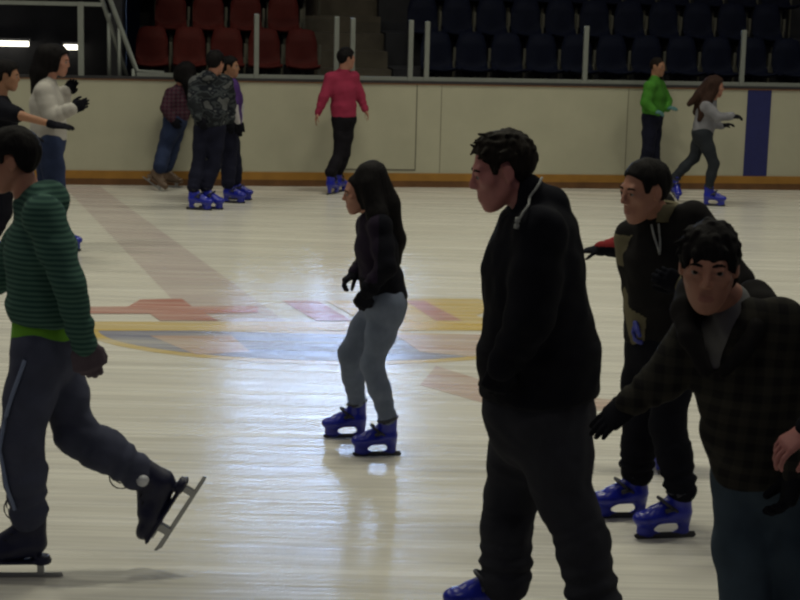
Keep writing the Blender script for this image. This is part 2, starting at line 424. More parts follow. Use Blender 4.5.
# ------------------------------------------------------------------ people
def lerp(a, b, t): return V(a, float)*(1-t)+V(b, float)*t
def person(label, S, group=None):
    J = {k: V(v, float) for k, v in S['J'].items()}
    h = S.get('h', .012); s = S.get('s', 1.0); hs = S.get('hs', s); seed = S.get('seed', 1)
    R = head_frame(J, S['face']); hc = J['head']; fem = S.get('fem', False)
    sh = (J['sa']+J['sb'])/2; hip = (J['ha']+J['hb'])/2
    L = J['sb']-J['sa']; L /= np.linalg.norm(L); LH = J['hb']-J['ha']; LH /= np.linalg.norm(LH)
    fwd = np.cross(L, sh-hip); fwd /= np.linalg.norm(fwd)
    if fwd@V(S['face'], float) < 0 and not S.get('rev'): fwd = -fwd
    neck = J['neck']
    fo = {}
    for q in 'ab':
        o, Rk = skate_frame(S['sk'][q], S.get('sks', s)); fo[q] = (o, Rk)
        J['n'+q] = o+Rk@V([-.06, 0, .17]); J['t'+q] = o+Rk@V([-.062, 0, .262])
    hb = hc+R@V([0, -.03, -.06])*hs
    # ---- the body: one continuous skin
    B = [cone(hb, neck, .053*hs, .053*s, .02), cone(neck, sh, .052*s, .055*s, .03),
         cone(J['sa'], J['sb'], .05*s, .05*s, .03), ecap(sh, lerp(hip, sh, .4), (.105*s, .062*s), (.105*s, .08*s), L, .05),
         ecap(lerp(hip, sh, .45), hip, (.1*s, .08*s), (.11*s, .085*s), LH, .05)]
    bare = S.get('bare', '')
    for q in 'ab':
        fat = .95 if q in S.get('barearm', '') else .72
        B += chain([J['s'+q], J['e'+q], J['w'+q]], [.048*s*fat, .04*s*fat, .029*s*(1 if q in bare else fat)], .02)
        B += chain([J['h'+q], J['k'+q], J['n'+q]], [.07*s, .046*s, .024*s], .03)
        B.append(cone(J['n'+q], fo[q][0]+fo[q][1]@V([.06, 0, .105]), .03*s, .022*s, .02))
    B.append(head_prim(hc, R, hs, fem))
    for q in 'ab':
        if q in bare:
            B += hand_prims(J['w'+q], J['f'+q], S['pn'][q], s*1.0, S['th'][q], 1.0, S.get('curl', .5), .003)
        else:
            B += [cone(J['w'+q], lerp(J['w'+q], J['f'+q], .3), .022*s, .016*s, .01)]
    def reg(P):
        Q = in_head(P, hc, R, hs); out = np.zeros(P.shape[1], int)
        out[(abs(Q[0]) < .024-.9*abs(Q[2]+.0722)) & (Q[1] > .078) & (abs(Q[2]+.0725) < .009)] = 1
        return out
    root = field_obj('person', B, S.get('hb', h), [S['skin'], S['lip']], None, None, 1, reg)
    root.location = (*S['root'], 0); root['label'] = label; root['category'] = 'person'
    if group: root['group'] = group
    # ---- eyes and brows
    for sx in (-1, 1):
        c = hc+R@V([sx*.033, .0765, .003])*hs
        b = MB(); n = 12
        fz = R@V([0, 1, 0.]); g = S.get('gaze'); gz = V(g, float)/np.linalg.norm(g) if g is not None else fz
        a1 = np.cross(gz, V([0, 0, 1.])); a1 /= np.linalg.norm(a1); a2 = np.cross(a1, gz)
        rr = .0116*hs; rings = [0.02, .3, .62, .85, 1.2, 1.6, 2.1, 2.6, 3.12]
        for th in rings:
            for j in range(n):
                ph = 2*math.pi*j/n
                b.v.append(tuple(c+rr*(gz*math.cos(th)+math.sin(th)*(a1*math.cos(ph)+a2*math.sin(ph)))))
        for i in range(len(rings)-1):
            for j in range(n):
                b.f.append((i*n+j, i*n+(j+1) % n, (i+1)*n+(j+1) % n, (i+1)*n+j)); b.m.append(1 if i < 2 else 0)
        b.f.append(tuple(range(n))); b.m.append(1)
        b.build('eye', [M['eye'], M['iris']], root, True)
        pts = [hc+R@V([sx*x, y, z])*hs for x, y, z in ((.015, .087, .021), (.026, .0855, .0245), (.038, .0815, .0245), (.047, .0745, .020))]
        p = chain(pts, [.0035*hs, .004*hs, .0038*hs, .0028*hs], .004)
        field_obj('eyebrow', p, .003 if h < .01 else .004, [S['hairm']], root, None, 0)
    # ---- hair
    hh = S['hair']
    HP = [hair_prim(hc, R, hs, hh['style'], hh.get('t', .012), seed, hh.get('amp', .004))]
    if hh.get('tufts'):
        rg = np.random.RandomState(seed+50); hl = V(HAIRLINES[hh['style']]); t_ = hh.get('t', .012)
        for _ in range(hh['tufts']):
            dv = rg.normal(size=3); dv[2] = abs(dv[2])*.9-.15; dv /= np.linalg.norm(dv)
            q = V([0, -.018, .034])+dv*V([.074+t_, .094+t_, .083+t_*1.35])*.97
            if q[2] < np.interp(q[1], hl[:, 0], hl[:, 1])+.012: continue
            fl = V(hh.get('flow', (0, .5, -.3)), float)+dv*hh.get('lift', .55)+rg.normal(size=3)*.35; fl /= np.linalg.norm(fl)
            ln = rg.uniform(.018, .034); a_ = hc+R@q*hs; b_ = hc+R@(q+fl*ln)*hs
            HP.append(cone(a_, b_, .010*hs, .0045*hs, .008))
    for st in hh.get('locks', []):
        HP += chain([V(p, float) for p in st['p']], st['r'], .03)
    dsp = (lambda P: .006*nz([P[0], P[1], P[2]*.15], 75, seed)) if hh.get('locks') else None
    field_obj('hair', HP, min(h, hh.get('h', .007)), [S['hairm']], root, dsp, 1)
    # ---- trousers
    tr = S['bottom']; W = tr['w']; T = []
    wa = lerp(hip, sh, tr.get('rise', .2))
    T.append(ecap(wa, hip, tr['waist'], tr['hip'], LH, .05))
    T.append(ecap(hip, hip-V([0, 0, .05*s]), tr['hip'], (tr['hip'][0]*.95, tr['hip'][1]*.9), LH, .04))
    for q in 'ab':
        T += chain([J['h'+q], lerp(J['h'+q], J['k'+q], .5), J['k'+q]], [W[0], W[1], W[2]], .035)
        T += chain([J['k'+q], lerp(J['k'+q], J['t'+q], .5), J['t'+q]-(J['t'+q]-J['n'+q])*tr.get('low', .2)], [W[2], W[3], W[4]], .03, tr.get('rip', .004), tr.get('ripn', 2.5))
    am = tr.get('amp', .007)
    field_obj('trousers', T, h, tr['m'], root, lambda P: am*nz([P[0], P[1], P[2]*.9], 22, seed+5)+am*.5*nz([P[0], P[1], P[2]*1.5], 48, seed+6), 2,
              (lambda P: tr['region'](P, J)) if 'region' in tr else None)
    # ---- top
    tp = S['top']; U = []
    ax = sh-hip; hem = hip-ax*tp.get('drop', .12)+V(tp.get('hemoff', (0, 0, 0)), float)
    wst = lerp(hip, sh, .38)+V(tp.get('waoff', (0, 0, 0)), float); chst = lerp(hip, sh, tp.get('ct', .76))+fwd*tp.get('bulge', .0)
    U += [ecap(hem, wst, tp['hem'], tp['waist'], LH*.5+L*.5, .03, True, .02), ecap(wst, chst, tp['waist'], tp['chest'], L, .05),
          ecap(chst, lerp(hip, sh, .98), tp['chest'], V(tp['chest'])*tp.get('taper', .72), L, .05)]
    r = tp['sl']
    U += [cone(lerp(sh, neck, .3), lerp(J['sa'], sh, .0), .075*s, r[0]*.95, .04), cone(lerp(sh, neck, .3), J['sb'], .075*s, r[0]*.95, .04)]
    for q in 'ab':
        n_ = tp.get('len'+q, 1.0)
        if n_ >= 1:
            w2 = lerp(J['e'+q], J['w'+q], tp.get('cuff', 1.0))
            U += chain([J['s'+q], lerp(J['s'+q], J['e'+q], .5), J['e'+q]], [r[0], r[1]*1.06, r[1]], .03)
            U += chain([J['e'+q], w2], [r[1], r[2]], .02, tp.get('rip', .004), 3)
        else:
            U.append(cone(J['s'+q], lerp(J['s'+q], J['e'+q], n_), r[0], r[1], .03))
    U.append(cone(sh, lerp(sh, neck, tp.get('collar', .8)), .085*s, tp.get('cr', .066)*s, .03))
    if tp.get('hood'):
        back = -R@V([0, 1, 0]); back[2] = 0; back /= np.linalg.norm(back)+1e-9
        if tp.get('hoodback') is not None: back = V(tp['hoodback'], float)
        k_ = tp['hood']
        U.append(ell(neck+back*.075*s*k_+V([0, 0, -.01]), V([.085, .085, .062])*s*k_, None, .03))
        U.append(cone(neck+back*.03*s+L*.07*s, neck+back*.09*s, .045*s*k_, .05*s*k_, .03)); U.append(cone(neck+back*.03*s-L*.07*s, neck+back*.09*s, .045*s*k_, .05*s*k_, .03))
        # the face opening is scooped out in front of the neck
        U.append(ell(hc+R@V([0, .03, -.06])*hs, V([.085, .085, .09])*hs, R, -.012))
    if tp.get('open') is not None:
        o_ = tp['open']; U.append(ecap(neck+fwd*.13*s+V([0, 0, .05])+L*o_.get('dx', 0), neck+fwd*.17*s-V([0, 0, o_['len']])+L*o_.get('dx2', 0), (o_['w'], .13*s), (o_.get('w2', .012), .12*s), L, -.012))
        U.append(cone(neck+V([0, 0, .12]), neck-V([0, 0, .0])+fwd*.01, .062*s, .058*s, -.01))
    amt = tp.get('amp', .008)
    field_obj(tp['name'], U, h, tp['m'], root, lambda P: amt*nz([P[0]*1.2, P[1]*1.2, P[2]], 20, seed+8)+amt*.55*nz([P[0], P[1], P[2]*1.6], 45, seed+9), 2,
              (lambda P: tp['region'](P, J)) if 'region' in tp else None)
    if tp.get('under'):
        u_ = tp['under']; q_ = u_.get('k', .86)
        X = [ecap(hem-ax*u_.get('drop', .0), wst, V(tp['hem'])*u_.get('hk', .95), V(tp['waist'])*q_, LH, .03, True, .015), ecap(wst, chst, V(tp['waist'])*q_, V(tp['chest'])*q_, L, .05),
             ecap(chst, lerp(hip, sh, .95), V(tp['chest'])*q_, V(tp['chest'])*q_*.7, L, .05), cone(sh, lerp(sh, neck, u_.get('neck', .65)), .08*s, .066*s, .03), cone(lerp(sh, neck, .2), J['sa'], .062*s, .055*s, .03), cone(lerp(sh, neck, .2), J['sb'], .062*s, .055*s, .03)]
        if u_.get('sleeves'):
            for q in u_['sleeves']: X += chain([J['s'+q], J['e'+q], J['w'+q]], [.055*s, .05*s, .038*s], .02)
        field_obj('shirt', X, h, u_['m'], root, lambda P: .004*nz(P, 30, seed+20), 2)
    # ---- gloves
    for q in 'ab':
        if q in S.get('glove', {}):
            g = S['glove'][q]
            GP = hand_prims(J['w'+q], J['f'+q], S['pn'][q], s*1.02, S['th'][q], S.get('gfat', {}).get(q, 1.28), S.get('curl'+q, S.get('curl', .5)), .004)
            dd = J['e'+q]-J['w'+q]; dd /= np.linalg.norm(dd)
            GP.append(cone(J['w'+q]+dd*S.get('gcuff', {}).get(q, .04)*s, J['w'+q], .036*s, .034*s, .01))
            field_obj('glove', GP, .005 if h < .01 else .008, [g], root, None, 1)
    for q in 'ab': put_skate(root, S['sk'][q], S.get('sks', s), S.get('skate', 'blue'))
    for ex in S.get('extra', []): ex(root, J, S, dict(R=R, hc=hc, hs=hs, L=L, fwd=fwd, sh=sh, hip=hip, neck=neck))
    return root

def UT(px, v):
    """along-the-boards position seen at a bearing px, v metres behind the boards"""
    return (lambda a: (a*(19.93+0.98990*v)-(-3.7-0.14175*v))/(0.98990-a*0.14175))((px-405.8)/1762.0)
WINDOW = 25.0
AMBIENT = .03
EXPOSURE = 0.0
LAMPS = [(-6, 3, 26), (0, 3, 26), (6, 3, 26), (-6, 9, 86), (0, 9, 96), (6, 9, 86), (-6, 14, 92), (0, 14, 106), (6, 14, 92), (-5, 17.5, 55), (1, 18.3, 78), (7, 19, 64)]

# ------------------------------------------------------------------ the setting
def tagged(o, label=None, cat=None, group=None, kind=None):
    for k, v in (('label', label), ('category', cat), ('group', group), ('kind', kind)):
        if v: o[k] = v
    return o
def empty(name, label, cat, group=None, mw=None):
    o = bpy.data.objects.new(name, None); C.objects.link(o); o.empty_display_size = .1
    if mw is not None: o.matrix_world = mw
    return tagged(o, label, cat, group)
# the far boards run at a slight angle: u along them, v behind them
BA = math.atan2(1.22, 8.52)
BM = Matrix.Translation((-3.7, 19.93, 0)) @ Matrix.Rotation(BA, 4, 'Z')

def ice_nodes(nt):
    t = nt.nodes.new('ShaderNodeNewGeometry')
    def nn(scale, s, detail=4, rough=.55, rot=0):
        mp = nt.nodes.new('ShaderNodeMapping'); mp.inputs['Scale'].default_value = scale; mp.inputs['Rotation'].default_value = (0, 0, rot)
        nt.links.new(t.outputs['Position'], mp.inputs['Vector']); return noise(nt, mp.outputs[0], s, detail, rough)
    return nn
def ice_base(nt, nn):
    a = ramp(nt, nn((.12, 1.6, 1), 2.2, 5, .6, .03), [(.3, (.60, .58, .53)), (.7, (.70, .68, .625))])
    s = ramp(nt, nn((.10, 5, 1), 5, 3, .6, -.02), [(.40, (.80, .80, .82)), (.56, (1, 1, 1))])
    return mixc(nt, .8, a, s, 'MULTIPLY')
def ice_finish(nt, b, nn):
    st = nn((.22, 5.5, 1), 4, 4, .65, .02)
    r = ramp(nt, nn((.15, 3.5, 1), 3, 3, .6, -.03), [(.35, (.17,)*3), (.65, (.32,)*3)])
    nt.links.new(r, b.inputs['Roughness']); b.inputs['Specular IOR Level'].default_value = .36
    big = nn((.22, 1.5, 1), 2.6, 3, .6, .03)
    mm = nt.nodes.new('ShaderNodeMath'); mm.operation = 'MULTIPLY_ADD'; mm.inputs[1].default_value = 1.8
    nt.links.new(big, mm.inputs[0]); nt.links.new(st, mm.inputs[2])
    bump(nt, b, mm.outputs[0], .25, .012)
def ice_mat():
    m, nt, b, _ = new_mat('scratched_ice'); nn = ice_nodes(nt)
    nt.links.new(ice_base(nt, nn), b.inputs['Base Color']); ice_finish(nt, b, nn); return m
def paint_mat(name, col, amount=.62):
    m, nt, b, _ = new_mat(name); nn = ice_nodes(nt)
    f = ramp(nt, nn((.14, 3, 1), 3.5, 4, .6, .02), [(.33, (amount*.45,)*3), (.62, (amount,)*3)])
    c = mixc(nt, f, ice_base(nt, nn), col)
    nt.links.new(c, b.inputs['Base Color']); ice_finish(nt, b, nn); return m
ICE = ice_mat()
fl = MB(); fl.box((-16, -4, -.2), (18, 19.5, 0)); fl.v[2] = (18, 23.06, -.2); fl.v[3] = (-16, 18.19, -.2); fl.v[6] = (18, 23.06, 0); fl.v[7] = (-16, 18.19, 0)
floor = tagged(fl.build('floor', ICE), kind='structure')
def mark(name, pts, mat, z):
    me = bpy.data.meshes.new(name); n = len(pts)
    vs = [(x, y, z) for x, y, _ in pts]+[(x, y, z-.0006) for x, y, _ in pts]
    fs = [tuple(range(n)), tuple(range(2*n-1, n-1, -1))]+[(i, i+n, (i+1) % n+n, (i+1) % n) for i in range(n)]
    me.from_pydata(vs, [], fs); me.update()
    import bmesh
    bm = bmesh.new(); bm.from_mesh(me); bmesh.ops.recalc_face_normals(bm, faces=list(bm.faces)); bm.to_mesh(me); bm.free()
    return link(name, me, mat, floor)
RED = paint_mat('faded_red_paint', (.38, .10, .075), .85); YEL = paint_mat('faded_yellow_paint', (.52, .35, .04), .85)
BLU = paint_mat('faded_blue_paint', (.13, .14, .25), .8); PUR = paint_mat('faded_line_paint', (.30, .17, .22), .42); ROSE = paint_mat('faded_rose_paint', (.36, .17, .12), .6)
WHT = paint_mat('white_paint', (.70, .67, .58), .7)
mark('ice_line', [(-3.844,19.732,0), (-3.449,19.813,0), (-1.219,13.51,0), (-0.706,12.069,0), (-1.38,11.986,0), (-1.835,13.425,0)], PUR, .0008)
# crest at centre ice: a wide shield in two halves
def arc(cx, cy, rx, ry, a0, a1, n=28): return [(cx+rx*math.cos(math.radians(a0+(a1-a0)*i/n)), cy+ry*math.sin(math.radians(a0+(a1-a0)*i/n)), 0) for i in range(n+1)]
gc = (-0.573,12.085,0); gl = (-2.188,11.887,0); gb = (-0.524,11.131,0); gt = (-0.64,13.417,0)
rx = gc[0]-gl[0]; rb = gc[1]-gb[1]; rt = gt[1]-gc[1]
mark('ice_crest_rim', arc(gc[0], gc[1], rx*1.03, rb*1.1, 180, 360), YEL, .0016)
mark('ice_crest_base', arc(gc[0], gc[1]-.06, rx*.95, rb*.93, 183, 357), BLU, .0024)
mark('ice_crest_panel', [(-0.029,12.014,0), (0.712,12.104,0), (0.965,11.703,0), (0.475,11.365,0), (0.143,11.481,0)], ROSE, .0032)
mark('ice_crest_panel', [(-1.714,11.777,0), (-1.156,11.844,0), (-0.987,11.35,0), (-1.33,11.219,0)], ROSE, .0032)
mark('ice_crest_band', [(-2.23,12.196,0), (1.181,12.626,0), (1.167,12.299,0), (-2.202,11.886,0)], YEL, .0032)
mark('ice_crest_band', [(-0.039,13.372,0), (0.61,13.46,0), (0.768,13.192,0), (0.568,12.773,0), (0.735,12.533,0), (-0.054,12.434,0)], YEL, .0024)
mark('ice_crest_letter', [(0.039,13.3,0), (0.186,13.319,0), (0.458,12.571,0), (0.267,12.547,0)], RED, .0040)
mark('ice_crest_letter', [(-2.344,12.743,0), (-2.024,12.785,0), (-1.977,13.071,0), (-1.668,13.153,0), (-1.554,12.846,0), (-1.066,12.91,0), (-1.046,12.68,0), (-1.428,12.593,0), (-1.307,12.349,0), (-1.717,12.297,0), (-1.825,12.542,0), (-2.296,12.481,0)], RED, .0040)
mark('ice_crest_letter', [(-0.904,13.173,0), (-0.63,13.21,0), (-0.345,12.47,0), (-0.605,12.437,0)], RED, .0040)
mark('ice_crest_letter', [(-0.576,13.217,0), (-0.385,13.243,0), (-0.113,12.499,0), (-0.273,12.479,0)], YEL, .0040)
mark('ice_circle', [(0.244,11.071,0), (0.748,10.416,0), (1.459,10.238,0), (1.427,9.993,0), (0.604,10.005,0), (0.137,10.534,0)], ROSE, .0012)

WHITE = plain('board_white', (.42, .405, .31), .45, 0, .4, .1, 2.5)
KICK = plain('kick_yellow', (.34, .165, .028), .5, 0, .4, .25, 5); KICKD = plain('kick_brown', (.16, .075, .03), .55, 0, .3, .4, 5)
TRIM = plain('trim_rust', (.20, .085, .035), .5, 0, .4, .3, 6); SEAM = plain('seam_dark', (.14, .13, .10), .7)
NAVY = plain('stripe_blue', (.016, .02, .115), .5, 0, .4, .15); ALU = plain('aluminium', (.22, .235, .22), .5, .15, .4, .1)
DARK = plain('dark_concrete', (.035, .035, .04), .9, 0, .2, .3, 3); DARK2 = plain('stair_concrete', (.10, .085, .065), .9, 0, .2, .3, 4)
CAP = plain('cap_dark', (.03, .03, .035), .5)
w = MB(); w.box((-9, 0, 0), (17, .12, 1.2))
wall = tagged(w.build('wall_back', WHITE), kind='structure'); wall.matrix_world = BM
MB().box((-9, -.014, .075), (17, 0, .165)).build('kick_strip', KICK, wall)
MB().box((-9, -.012, 0), (17, 0, .075)).build('kick_strip', KICKD, wall)
MB().box((-9, -.012, 1.2), (17, .13, 1.209)).build('top_trim', TRIM, wall)
MB().box((-9, .02, 1.209), (17, .12, 1.24)).build('board_cap', CAP, wall)
MB().box((7.877, -.006, .165), (8.172, 0, 1.2)).build('blue_stripe', NAVY, wall)
for a, b_, z0, z1, wd in ((3.877, None, .2, 1.2, .012), (4.169, None, .165, 1.2, .005), (6.411, None, .165, 1.2, .006), (1.506, None, .165, 1.2, .004), (2.914, None, .2, 1.2, .006)):
    MB().box((a-wd/2, -.004, z0), (a+wd/2, 0, z1)).build('seam', SEAM, wall)
MB().box((2.914, -.004, .195), (3.883, 0, .212)).build('seam', SEAM, wall)
# glass barrier on the boards
GL, nt_, b_, out_ = new_mat('clear_acrylic'); nt_.nodes.remove(b_)
tr_ = nt_.nodes.new('ShaderNodeBsdfTransparent'); gs_ = nt_.nodes.new('ShaderNodeBsdfGlossy'); gs_.inputs['Roughness'].default_value = .08
tr_.inputs[0].default_value = (.93, .94, .95, 1)
fr_ = nt_.nodes.new('ShaderNodeLayerWeight'); fr_.inputs[0].default_value = .12
mx_ = nt_.nodes.new('ShaderNodeMixShader'); nt_.links.new(fr_.outputs['Fresnel'], mx_.inputs[0]); nt_.links.new(tr_.outputs[0], mx_.inputs[1]); nt_.links.new(gs_.outputs[0], mx_.inputs[2]); nt_.links.new(mx_.outputs[0], out_.inputs[0])
bar = empty('safety_barrier', 'clear rink barrier of pale posts and panes standing on the white boards', 'barrier', None, BM)
MB().box((0.647, .045, 1.241), (17, .085, 1.285)).build('rail', ALU, bar)
us = [2.009, 2.931, 3.119, 3.799, 3.990, 5.884, 7.808, 9.884]
for i, u in enumerate(us):
    MB().box((u-.028, .036, 1.215), (u+.028, .094, 1.975-.012*i)).build('post', ALU, bar, False, .008)
for i in range(len(us)-1):
    if i == 1 or i == 3: continue
    MB().box((us[i]+.036, .062, 1.317), (us[i+1]-.036, .07, 1.93-.012*i)).build('glass_pane', GL, bar)
pen = empty('bench_barrier', 'tall pale metal frame with top rail above the boards beside the corridor', 'barrier', None, BM)
def zz(py, v=0.): return 1.222+(76-py)/86.5
MB().box((0.024-.034, .036, 1.224), (0.024+.034, .094, zz(3))).build('post', ALU, pen, False, .006)
MB().box((-6, .045, zz(7)), (0.261, .085, zz(3.2))).build('rail', ALU, pen)
MB().box((-1.562-.034, .036, 1.224), (-1.562+.034, .094, zz(3))).build('post', ALU, pen, False, .006)
MB().box((-1.562+.036, .062, 1.3), (0.024-.036, .07, zz(8))).build('glass_pane', GL, pen)
sr = empty('stair_railing', 'sloping pale tube handrails climbing the steps beside the dark corridor', 'railing', None, BM)
MB().tube([(0.034, .3, zz(-60)), (0.253, .3, zz(0)), (0.529, .3, 1.23)], .028).build('rail', ALU, sr, True)
MB().tube([(0.083, .24, zz(-60)), (0.346, .24, zz(0)), (0.645, .24, zz(70)), (0.957, .24, zz(72))], .03).build('rail', ALU, sr, True)
MB().tube([(0.333, .3, 1.0), (0.333, .3, zz(14))], .024).build('post', ALU, sr, True)
MB().tube([(0.449, .24, 1.0), (0.449, .24, zz(28))], .02).build('post', ALU, sr, True)
MB().tube([(0.610, .24, 1.0), (0.610, .24, zz(68))], .024).build('post', ALU, sr, True)

# the stand behind the boards
t = MB()
uL, uR1, uS = 0.662, 2.831, 3.834
for i in range(5):
    for a, b2 in ((uL, uR1), (uS, 16)):
        t.box((a, .95+.8*i, 0), (b2, .95+.8*(i+1), .86+.42*i))
tagged(t.build('floor_stand', DARK), kind='structure').matrix_world = BM
t = MB()
for i in range(9): t.box((uR1, .75+.4*i, 0), (uS, .75+.4*(i+1), .62+.21*i))
tagged(t.build('floor_steps', DARK2), kind='structure').matrix_world = BM
tagged(MB().box((-10, .12, -.1), (17, 14, 0)).build('floor_concourse', DARK), kind='structure').matrix_world = BM
tagged(MB().box((-34, 13, 0), (44, 13.3, 11)).build('wall_far', DARK), kind='structure').matrix_world = BM
tagged(MB().box((uL-.32, .95, 0), (uL-.2, 5, 3.2)).build('wall_corridor', DARK), kind='structure').matrix_world = BM
# high window in the far wall: daylight
def emit(name, col, st):
    m = bpy.data.materials.new(name); m.use_nodes = True; nt = m.node_tree; nt.nodes.clear()
    e = nt.nodes.new('ShaderNodeEmission'); o = nt.nodes.new('ShaderNodeOutputMaterial'); e.inputs[0].default_value = (*col, 1); e.inputs[1].default_value = st
    nt.links.new(e.outputs[0], o.inputs[0]); return m
wu = 4.034
wf = MB()
for x in (-1.75, -.58, .58, 1.75): wf.box((wu+x-.05, 12.9, 3.5), (wu+x+.05, 13, 5.3))
for z in (3.5, 5.3): wf.box((wu-1.8, 12.9, z-.05), (wu+1.8, 13, z+.05))
win = tagged(wf.build('window_1', ALU), kind='structure'); win.matrix_world = BM
MB().box((wu-1.75, 12.96, 3.5), (wu+1.75, 12.98, 5.3)).build('window_pane', emit('daylight_pane', (.42, .60, 1.0), WINDOW), win)
tagged(MB().box((-10, 4.76, 0), (uL-.33, 5, 2.8)).build('wall_bench', DARK), kind='structure').matrix_world = BM
# tubes in the corridor
FL = emit('tube_light', (1, .93, .74), 5.0)
for (x0, x1, py, lab) in ((-30, 29, 49.5, 'long lit fluorescent tube glowing in the dark corridor by the frame edge'), (64, 77.5, 52, 'short lit fluorescent tube in the dark corridor near the metal post')):
    f = empty('fluorescent_lamp', lab, 'lamp', None, BM)
    z = 2.53-(py+32)*24.6/1750-.01
    MB().tube([(x0*0+UT(x0, 4.6), 4.6, z), (UT(x1, 4.6), 4.6, z)], .036).build('tube', FL, f, True)
    MB().box((UT(x0, 4.6)-.03, 4.62, z+.02), (UT(x1, 4.6)+.03, 4.75, z+.07)).build('housing', CAP, f)
# seats
REDS = plain('red_seat_plastic', (.075, .011, .009), .7, 0, .15, .2); BLUS = plain('blue_seat_plastic', (.005, .007, .020), .7, 0, .12, .25)
BRK = plain('seat_bracket', (.085, .08, .06), .6)
def seat_mesh(m):
    b = MB(); n = 7; prof = [(-.02, .02), (.0, .0), (.06, -.012), (.2, -.02), (.34, .0), (.385, .04), (.40, .12), (.415, .3), (.435, .46)]   # v, z: front lip to top of back
    for off in (0, .022):
        for (v, z) in prof:
            bk = max(0, (z-.1)/.36)
            for j in range(n):
                x = -1+2*j/(n-1); wd = .20-.03*bk**3-.012*(1 if z > .4 else 0)
                b.v.append((x*wd, v-.03*x*x*(1 if z < .1 else -1.0)-(off if z > .06 else 0), z+.03*x*x*(z < .1)-(off if z <= .06 else 0)-.03*abs(x)**4*(z > .4)))
    k = len(prof)*n
    for i in range(len(prof)-1):
        for j in range(n-1):
            a = i*n+j; b.f.append((a, a+1, a+n+1, a+n)); b.f.append((k+a, k+a+n, k+a+n+1, k+a+1)); b.m += [0, 0]
    for i in range(len(prof)-1):
        a = i*n; b.f.append((a, a+n, k+a+n, k+a)); a = i*n+n-1; b.f.append((a, k+a, k+a+n, a+n)); b.m += [0, 0]
    for j in range(n-1):
        b.f.append((j, k+j, k+j+1, j+1)); a = (len(prof)-1)*n+j; b.f.append((a, a+1, k+a+1, k+a)); b.m += [0, 0]
    me = b.mesh(True); me.materials.append(m)
    import bmesh
    bm = bmesh.new(); bm.from_mesh(me); bmesh.ops.recalc_face_normals(bm, faces=list(bm.faces)); bm.to_mesh(me); bm.free(); return me
sR, sB = seat_mesh(REDS), seat_mesh(BLUS)
bk = MB(); bk.box((.212, .36, .1), (.245, .4, .27)); bk.box((.205, .36, -.43), (.235, .4, .1)); bk.box((-.02, .12, -.43), (.02, .3, -.03)); brm = bk.mesh(False, .006); brm.materials.append(BRK)
ORD = 'first second third fourth fifth sixth seventh eighth ninth tenth eleventh twelfth'.split()
ROWN = ['front row', 'second row', 'third row']
def seats(pxs, row, me, col, order):
    for k, px in enumerate(pxs):
        v = 1.35+.8*row
        o = bpy.data.objects.new('stadium_seat', None); C.objects.link(o); o.empty_display_size = .1
        o.matrix_world = BM @ Matrix.Translation((UT(px, v), v, .86+.42*row+.43))
        tagged(o, '%s moulded plastic seat in the %s of the stand, %s from the steps' % (col, ROWN[row], ORD[order[k]]), 'seat', '%s stand seats, %s' % (col, ROWN[row]))
        link('seat_shell', me, None, o); link('bracket', brm, None, o)
seats([152, 190, 228, 266, 304], 0, sR, 'red', [4, 3, 2, 1, 0]); seats([171, 209, 247, 285], 1, sR, 'red', [3, 2, 1, 0]); seats([156, 194, 232, 268, 304], 2, sR, 'red', [4, 3, 2, 1, 0])
seats([441+35.6*i for i in range(11)], 0, sB, 'dark blue', range(11)); seats([426+34.8*i for i in range(11)], 1, sB, 'dark blue', range(11)); seats([440+34*i for i in range(11)], 2, sB, 'dark blue', range(11))

# ------------------------------------------------------------------ light
def area(loc, size, power, col, spread=150, tgt=None):
    l = bpy.data.lights.new('rink_lamp', 'AREA'); l.shape = 'RECTANGLE'; l.size, l.size_y = size; l.energy = power; l.color = col; l.spread = math.radians(spread)
    o = bpy.data.objects.new('rink_lamp', l); C.objects.link(o); o.location = loc
    if tgt: o.rotation_euler = (Vector(tgt)-Vector(loc)).to_track_quat('-Z', 'Y').to_euler()
    return o
for x, y, p in LAMPS: area((x, y, 7.5), (1.6, .5), p, (.98, .95, .74), 140)
wd = bpy.data.worlds.new('hall_air'); bpy.context.scene.world = wd; wd.use_nodes = True
wd.node_tree.nodes['Background'].inputs[0].default_value = (.45, .45, 1.0, 1); wd.node_tree.nodes['Background'].inputs[1].default_value = AMBIENT

# ------------------------------------------------------------------ camera
cd = bpy.data.cameras.new('camera'); cam = bpy.data.objects.new('camera', cd); C.objects.link(cam)
cd.sensor_width = 36; cd.lens = 1750/800*36; cd.clip_end = 200
cam.matrix_world = Matrix.Translation((0, 0, 2.53)) @ Matrix.Rotation(math.pi/2-math.atan(332/1750), 4, 'X') @ Matrix.Rotation(.025, 4, 'Z')
sc = bpy.context.scene; sc.camera = cam
sc.cycles.filter_width = 2.4
sc.view_settings.view_transform = 'Standard'; sc.view_settings.look = 'None'; sc.view_settings.gamma = 1
sc.view_settings.exposure = EXPOSURE

